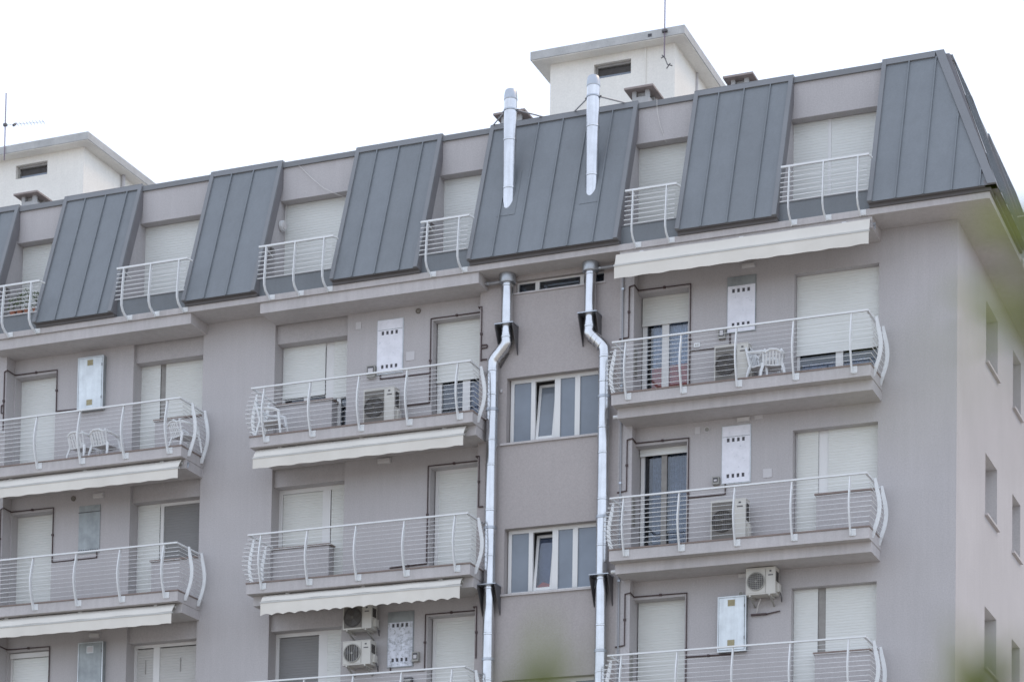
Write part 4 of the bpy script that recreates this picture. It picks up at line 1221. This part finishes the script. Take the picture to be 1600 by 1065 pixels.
# ------------------------------------------------------------------ pot plants in the first dormer
for i, (px, h) in enumerate(((-20.16, .30), (-19.98, .38), (-19.80, .45), (-19.59, .36))):
    o = thing("pot_plant", ("dark leaved pot plant behind the far left dormer railing, leftmost", "light green pot plant behind the far left dormer railing", "tallest bushy pot plant behind the far left dormer railing", "dark pot plant right of the post on the far left dormer railing")[i], "plant", (px, -.58, 3.236), "pot plants on the dormer parapet")
    MB().lathe([(.05, 3.237), (.07, 3.33), (.078, 3.33), (.078, 3.355), (.06, 3.355)], px, -.59, 14).build("pot", M["terracotta"], o, True)
    rnd = random.Random(i)
    MB().tube([(px, -.59, 3.35), (px + .01, -.58, 3.35 + h * .7)], .006, 5).build("stem", M["bark"], o)
    mb = MB()
    for j in range(70):
        c = Vector((px + rnd.gauss(0, .06), -.59 + rnd.gauss(0, .05), 3.37 + h * rnd.random() ** .8))
        a = Vector((rnd.gauss(0, 1), rnd.gauss(0, 1), rnd.gauss(0, .6))).normalized() * .035
        b = a.cross(Vector((rnd.random(), rnd.random(), rnd.random()))).normalized() * .014
        mb.add([c - a, c - b, c + a, c + b], [(0, 1, 2, 3)])
    f = mb.build("leaves", M["leafpot"], o); f["kind"] = "stuff"

# ------------------------------------------------------------------ rooftop machine rooms
def machine_room(x0, x1, slab0, slab1, wx0, wx1, label, depth=3.0):
    o = thing("rooftop_machine_room", label, "roof house", ((x0 + x1) / 2, 4, 5.9), "cream machine rooms on the flat roof")
    yw = 2.78
    mb = MB(); wall_face(mb, x0, x1, 5.9, 8.47, yw, [(wx0, wx1, 7.97, 8.29)], .16)
    mb.add([(x1, yw, 5.9), (x1, yw + depth, 5.9), (x1, yw + depth, 8.47), (x1, yw, 8.47)], [(0, 1, 2, 3)])
    mb.add([(x0, yw, 5.9), (x0, yw + depth, 5.9), (x0, yw + depth, 8.47), (x0, yw, 8.47)], [(3, 2, 1, 0)])
    mb.add([(x0, yw + depth, 5.9), (x1, yw + depth, 5.9), (x1, yw + depth, 8.47), (x0, yw + depth, 8.47)], [(3, 2, 1, 0)])
    mb.build("wall", M["pent"], o)
    MB().box(slab0, slab1, 2.48, yw + depth + .3, 8.472, 8.648).build("roof_slab", M["concrete"], o)
    MB().box(slab0 + .02, slab1 - .02, 2.50, yw + depth + .28, 8.455, 8.4715).build("soffit", M["pent"], o)
    w = MB().box(wx0 + .06, wx1, yw + .145, yw + .16, 7.97, 8.23).build("window", M["acdark"], o)
    MB().box(wx0 + .001, wx0 + .055, yw + .1, yw + .16, 7.972, 8.288).build("frame", M["mull"], w)
    MB().box(wx0 + .06, wx1 - .001, yw + .08, yw + .145, 8.235, 8.288).build("frame", M["mull"], w)
    MB().box(wx0 + .061, wx1 - .002, yw + .125, yw + .14, 7.975, 8.075).build("pane", M["obscure"], w)
    return o, yw
o, yw = machine_room(-9.22, -6.46, -9.56, -6.16, -8.24, -7.42, "cream machine room with flat concrete roof behind the right steel flue")
for (px, py, w_) in ((-7.1, yw - .02, .018), (-6.44, 4.2, .03)):
    if px == -7.1: MB().tube([(px, py, 5.9), (px, py, 8.45)], w_, 6).build("rain_pipe", M["pent"], o)
    else: MB().tube([(px, py, 5.9), (px, py, 8.45)], w_, 8).build("rain_pipe", M["pale"], o)
MB().box(-6.95, -6.87, 2.47, 2.4795, 8.52, 8.58).build("hook_hole", M["hole"], o)
o, yw = machine_room(-23.6, -20.68, -23.9, -20.39, -22.52, -21.66, "cream machine room with flat concrete roof at the far left")
MB().tube([(-20.63, 4.4, 5.9), (-20.63, 4.4, 8.45)], .045, 8).build("rain_pipe", M["pale"], o)
wf = MB().box(-20.681, -20.655, 3.35, 4.05, 6.9, 7.45).build("side_window", M["pvc"], o)
MB().box(-20.654, -20.650, 3.42, 3.98, 6.96, 7.39).build("pane", M["obscure"], wf)

def chimney(x0, x1, y, z1, label, cap=.09):
    o = thing("chimney", label, "chimney", ((x0 + x1) / 2, y + .2, 5.9), "small chimneys behind the roof edge")
    d = .42
    MB().box(x0, x1, y, y + d, 5.9, z1 - .2).build("stack", M["chim"], o)
    for xx in (x0, x1 - .08):
        for yy in (y, y + d - .08):
            MB().box(xx, xx + .08, yy, yy + .08, z1 - .2, z1 - .075).build("corner_pier", M["chim"], o)
    MB().box(x0 + .09, x1 - .09, y + .09, y + d - .09, z1 - .2, z1 - .08).build("flue_liner", M["chim"], o)
    a, b = .13, .10
    vs = [(x0 - a, y - a, z1 - .075), (x1 + a, y - a, z1 - .075), (x1 + a, y + d + a, z1 - .075), (x0 - a, y + d + a, z1 - .075),
          (x0 - a, y - a, z1 - .035), (x1 + a, y - a, z1 - .035), (x1 + a, y + d + a, z1 - .035), (x0 - a, y + d + a, z1 - .035),
          (x0 + .06, y + .06, z1 + .01), (x1 - .06, y + .06, z1 + .01), (x1 - .06, y + d - .06, z1 + .01), (x0 + .06, y + d - .06, z1 + .01)]
    MB().add(vs, [(3, 2, 1, 0), (0, 1, 5, 4), (1, 2, 6, 5), (2, 3, 7, 6), (3, 0, 4, 7), (4, 5, 9, 8), (5, 6, 10, 9), (6, 7, 11, 10), (7, 4, 8, 11), (8, 9, 10, 11)]).build("cap", M["chimcap"], o)
chimney(-6.73, -6.38, .95, 6.72, "chimney with dark flared cap in front of the right machine room")
chimney(-4.68, -4.33, .95, 6.62, "chimney with brown cap to the right of the right machine room")
chimney(-9.55, -9.12, .95, 6.66, "chimney half hidden behind the left steel flue")
chimney(-21.08, -20.72, .95, 6.68, "chimney in front of the far left machine room")

def mast(x, y, z0, z1, label):
    o = thing("antenna", label, "antenna", (x, y, z0))
    MB().tube([(x, y, z0), (x, y, z1)], .013, 6).build("mast", M["antenna"], o)
    return o
o = mast(-6.575, 2.44, 8.03, 11.0, "thin antenna mast clamped to the right machine room roof")
MB().box(-6.63, -6.52, 2.41, 2.474, 8.545, 8.585).build("clamp", M["bracket"], o)
MB().tube([(-6.64, 2.43, 8.0), (-6.575, 2.43, 8.03), (-6.50, 2.43, 7.84), (-6.40, 2.43, 7.80)], .013, 5).build("wire_hook", M["bracket"], o)
MB().tube([(-6.62, 2.43, 8.06), (-6.54, 2.43, 7.96)], .012, 5).build("cross_piece", M["bracket"], o)
MB().tube([(-6.52, 2.43, 7.76), (-6.44, 2.43, 7.86)], .012, 5).build("cross_piece", M["bracket"], o)
o = mast(-22.61, 2.44, 8.3, 9.88, "roof antenna with one short boom at the far left")
MB().tube([(-22.64, 2.44, 9.125), (-21.55, 2.44, 9.035)], .005, 5).build("boom", M["steel_dull"], o)
MB().box(-22.65, -22.57, 2.41, 2.47, 9.1, 9.16).build("clamp", M["bracket"], o)
for i in range(9):
    p = Vector((-22.28, 2.44, 9.095)).lerp(Vector((-21.57, 2.44, 9.037)), i / 8)
    MB().tube([p + Vector((.03, -.1, 0)), p + Vector((-.03, .1, 0))], .005, 4).build("element", M["antenna"], o)
MB().tube([(-22.36, 2.40, 9.06), (-22.36, 2.48, 9.13)], .03, 6).build("dipole_box", M["bracket"], o)
o = MB().tube([(-23.2, .9, 6.45), (-20.9, .85, 6.34)], .02, 6).build("roof_handrail", M["greypipe"]); tag(o, "grey rail behind the roof edge at the far left", "rail")

# ------------------------------------------------------------------ young tree close to the camera
tree = thing("young_tree", "young green leaved tree close to the camera, blurred at the photo's edges", "tree", (9.35, -40.95, GROUND))
MB().tube([(9.35, -40.95, GROUND), (9.33, -40.97, -15.9), (9.28, -41.0, -15.3), (9.22, -41.02, -14.6), (9.2, -41.05, -14.1)], [.035, .03, .024, .016, .008], 8).build("trunk", M["bark"], tree, True)
C0 = Vector((8.838, -42.609, -15.279))
twigs = [
    [(9.24, -41.02, -14.85), (9.02, -41.12, -14.84), (8.74, -41.19, -14.77), (8.575, -41.235, -14.725)],
    [(9.3, -40.99, -15.4), (9.0, -41.1, -15.22), (8.75, -41.18, -15.07), (8.575, -41.22, -15.0)],
    [(9.3, -40.99, -15.5), (8.9, -41.2, -15.3), (8.5, -41.3, -15.1), (8.33, -41.32, -15.0)],
]
for t_ in twigs: MB().tube(t_, [.010, .007, .004, .002], 6).build("branch", M["bark"], tree, True)
# one leaf mesh, shared by every leaf
lm = MB()
prof = [(0, 0), (.012, .016), (.028, .022), (.045, .016), (.06, 0)]
lv = [(0, 0, 0)]
pts_l = []
for d, w_ in prof: pts_l.append((d, w_))
vs = [(d, 0, -.25 * w_ * 0) for d, w_ in prof] + [(d, w_, .25 * w_) for d, w_ in prof] + [(d, -w_, .25 * w_) for d, w_ in prof]
n = len(prof)
fs = []
for i in range(n - 1):
    fs += [(i, i + 1, n + i + 1, n + i), (i, 2 * n + i, 2 * n + i + 1, i + 1)]
leaf_src = lm.add(vs, fs).build("leaf", M["leaf"], None)
LEAF = leaf_src.data
def leaf(p, dr, sc):
    o = bpy.data.objects.new("leaf", LEAF); col.objects.link(o)
    o.parent = tree
    o.location = Vector(p) - Vector(tree.location)
    q = Vector(dr).to_track_quat('X', 'Z')
    o.rotation_mode = 'XYZ'
    o.rotation_euler = q.to_euler()
    o.scale = (sc, sc, sc)
bpy.data.objects.remove(leaf_src)
rl = random.Random(3)
def leaves_along(t_, n, sc, start=.35, spread=.03):
    P = [Vector(p) for p in t_]
    for i in range(n):
        f = start + (1 - start) * (i + .5) / n
        q = f * (len(P) - 1); k_ = min(len(P) - 2, int(q)); p = P[k_].lerp(P[k_ + 1], q - k_)
        d = (P[k_ + 1] - P[k_]).normalized() + Vector((rl.gauss(0, .6), rl.gauss(0, .6), rl.gauss(0, .5)))
        leaf(p + Vector((rl.gauss(0, spread * .3), rl.gauss(0, spread), rl.gauss(0, spread))), d, sc * rl.uniform(.8, 1.2))
leaves_along(twigs[0], 14, .95, .35, .03)
for i in range(22):
    leaf(Vector((8.610, -41.225, -14.745)) + Vector((rl.gauss(0, .019), rl.gauss(0, .02), rl.gauss(0, .024))), (rl.gauss(-.3, .7), rl.gauss(0, .4), rl.gauss(.1, .8)), rl.uniform(.5, .75))
for i in range(10):
    leaf(Vector((8.572, -41.215, -14.985)) + Vector((rl.gauss(.012, .025), rl.gauss(0, .01), rl.gauss(0, .007))), (rl.gauss(0, .4), .1, .8), rl.uniform(.5, .65))
for i in range(5):
    leaf(Vector((8.318, -41.32, -15.0)) + Vector((rl.gauss(0, .006), rl.gauss(0, .01), rl.gauss(0, .006))), (rl.gauss(0, .4), .1, .9), rl.uniform(.5, .7))
leaves_along(twigs[1], 9, .7, .2, .012)
leaves_along(twigs[2], 10, .7, .2, .006)
leaf(Vector((8.555, -41.21, -14.965)), (-.3, .1, .9), .6); leaf(Vector((8.57, -41.21, -14.975)), (.3, .1, .9), .7)
leaf(Vector((8.33, -41.32, -14.985)), (.0, 0, 1), .8)
leaf(Vector((8.335, -41.32, -14.99)), (.5, .3, .8), .8)
near = Vector((8.719, -42.079, -15.099))
MB().tube([(9.25, -41.02, -15.0), (9.05, -41.6, -15.02), (8.85, -41.98, -15.09), tuple(near)], [.006, .003, .0015, .0008], 6).build("branch", M["bark"], tree, True)
leaf(near, (-.5, .2, .6), .38); leaf(near + Vector((.01, .01, .012)), (.3, .3, .9), .34)
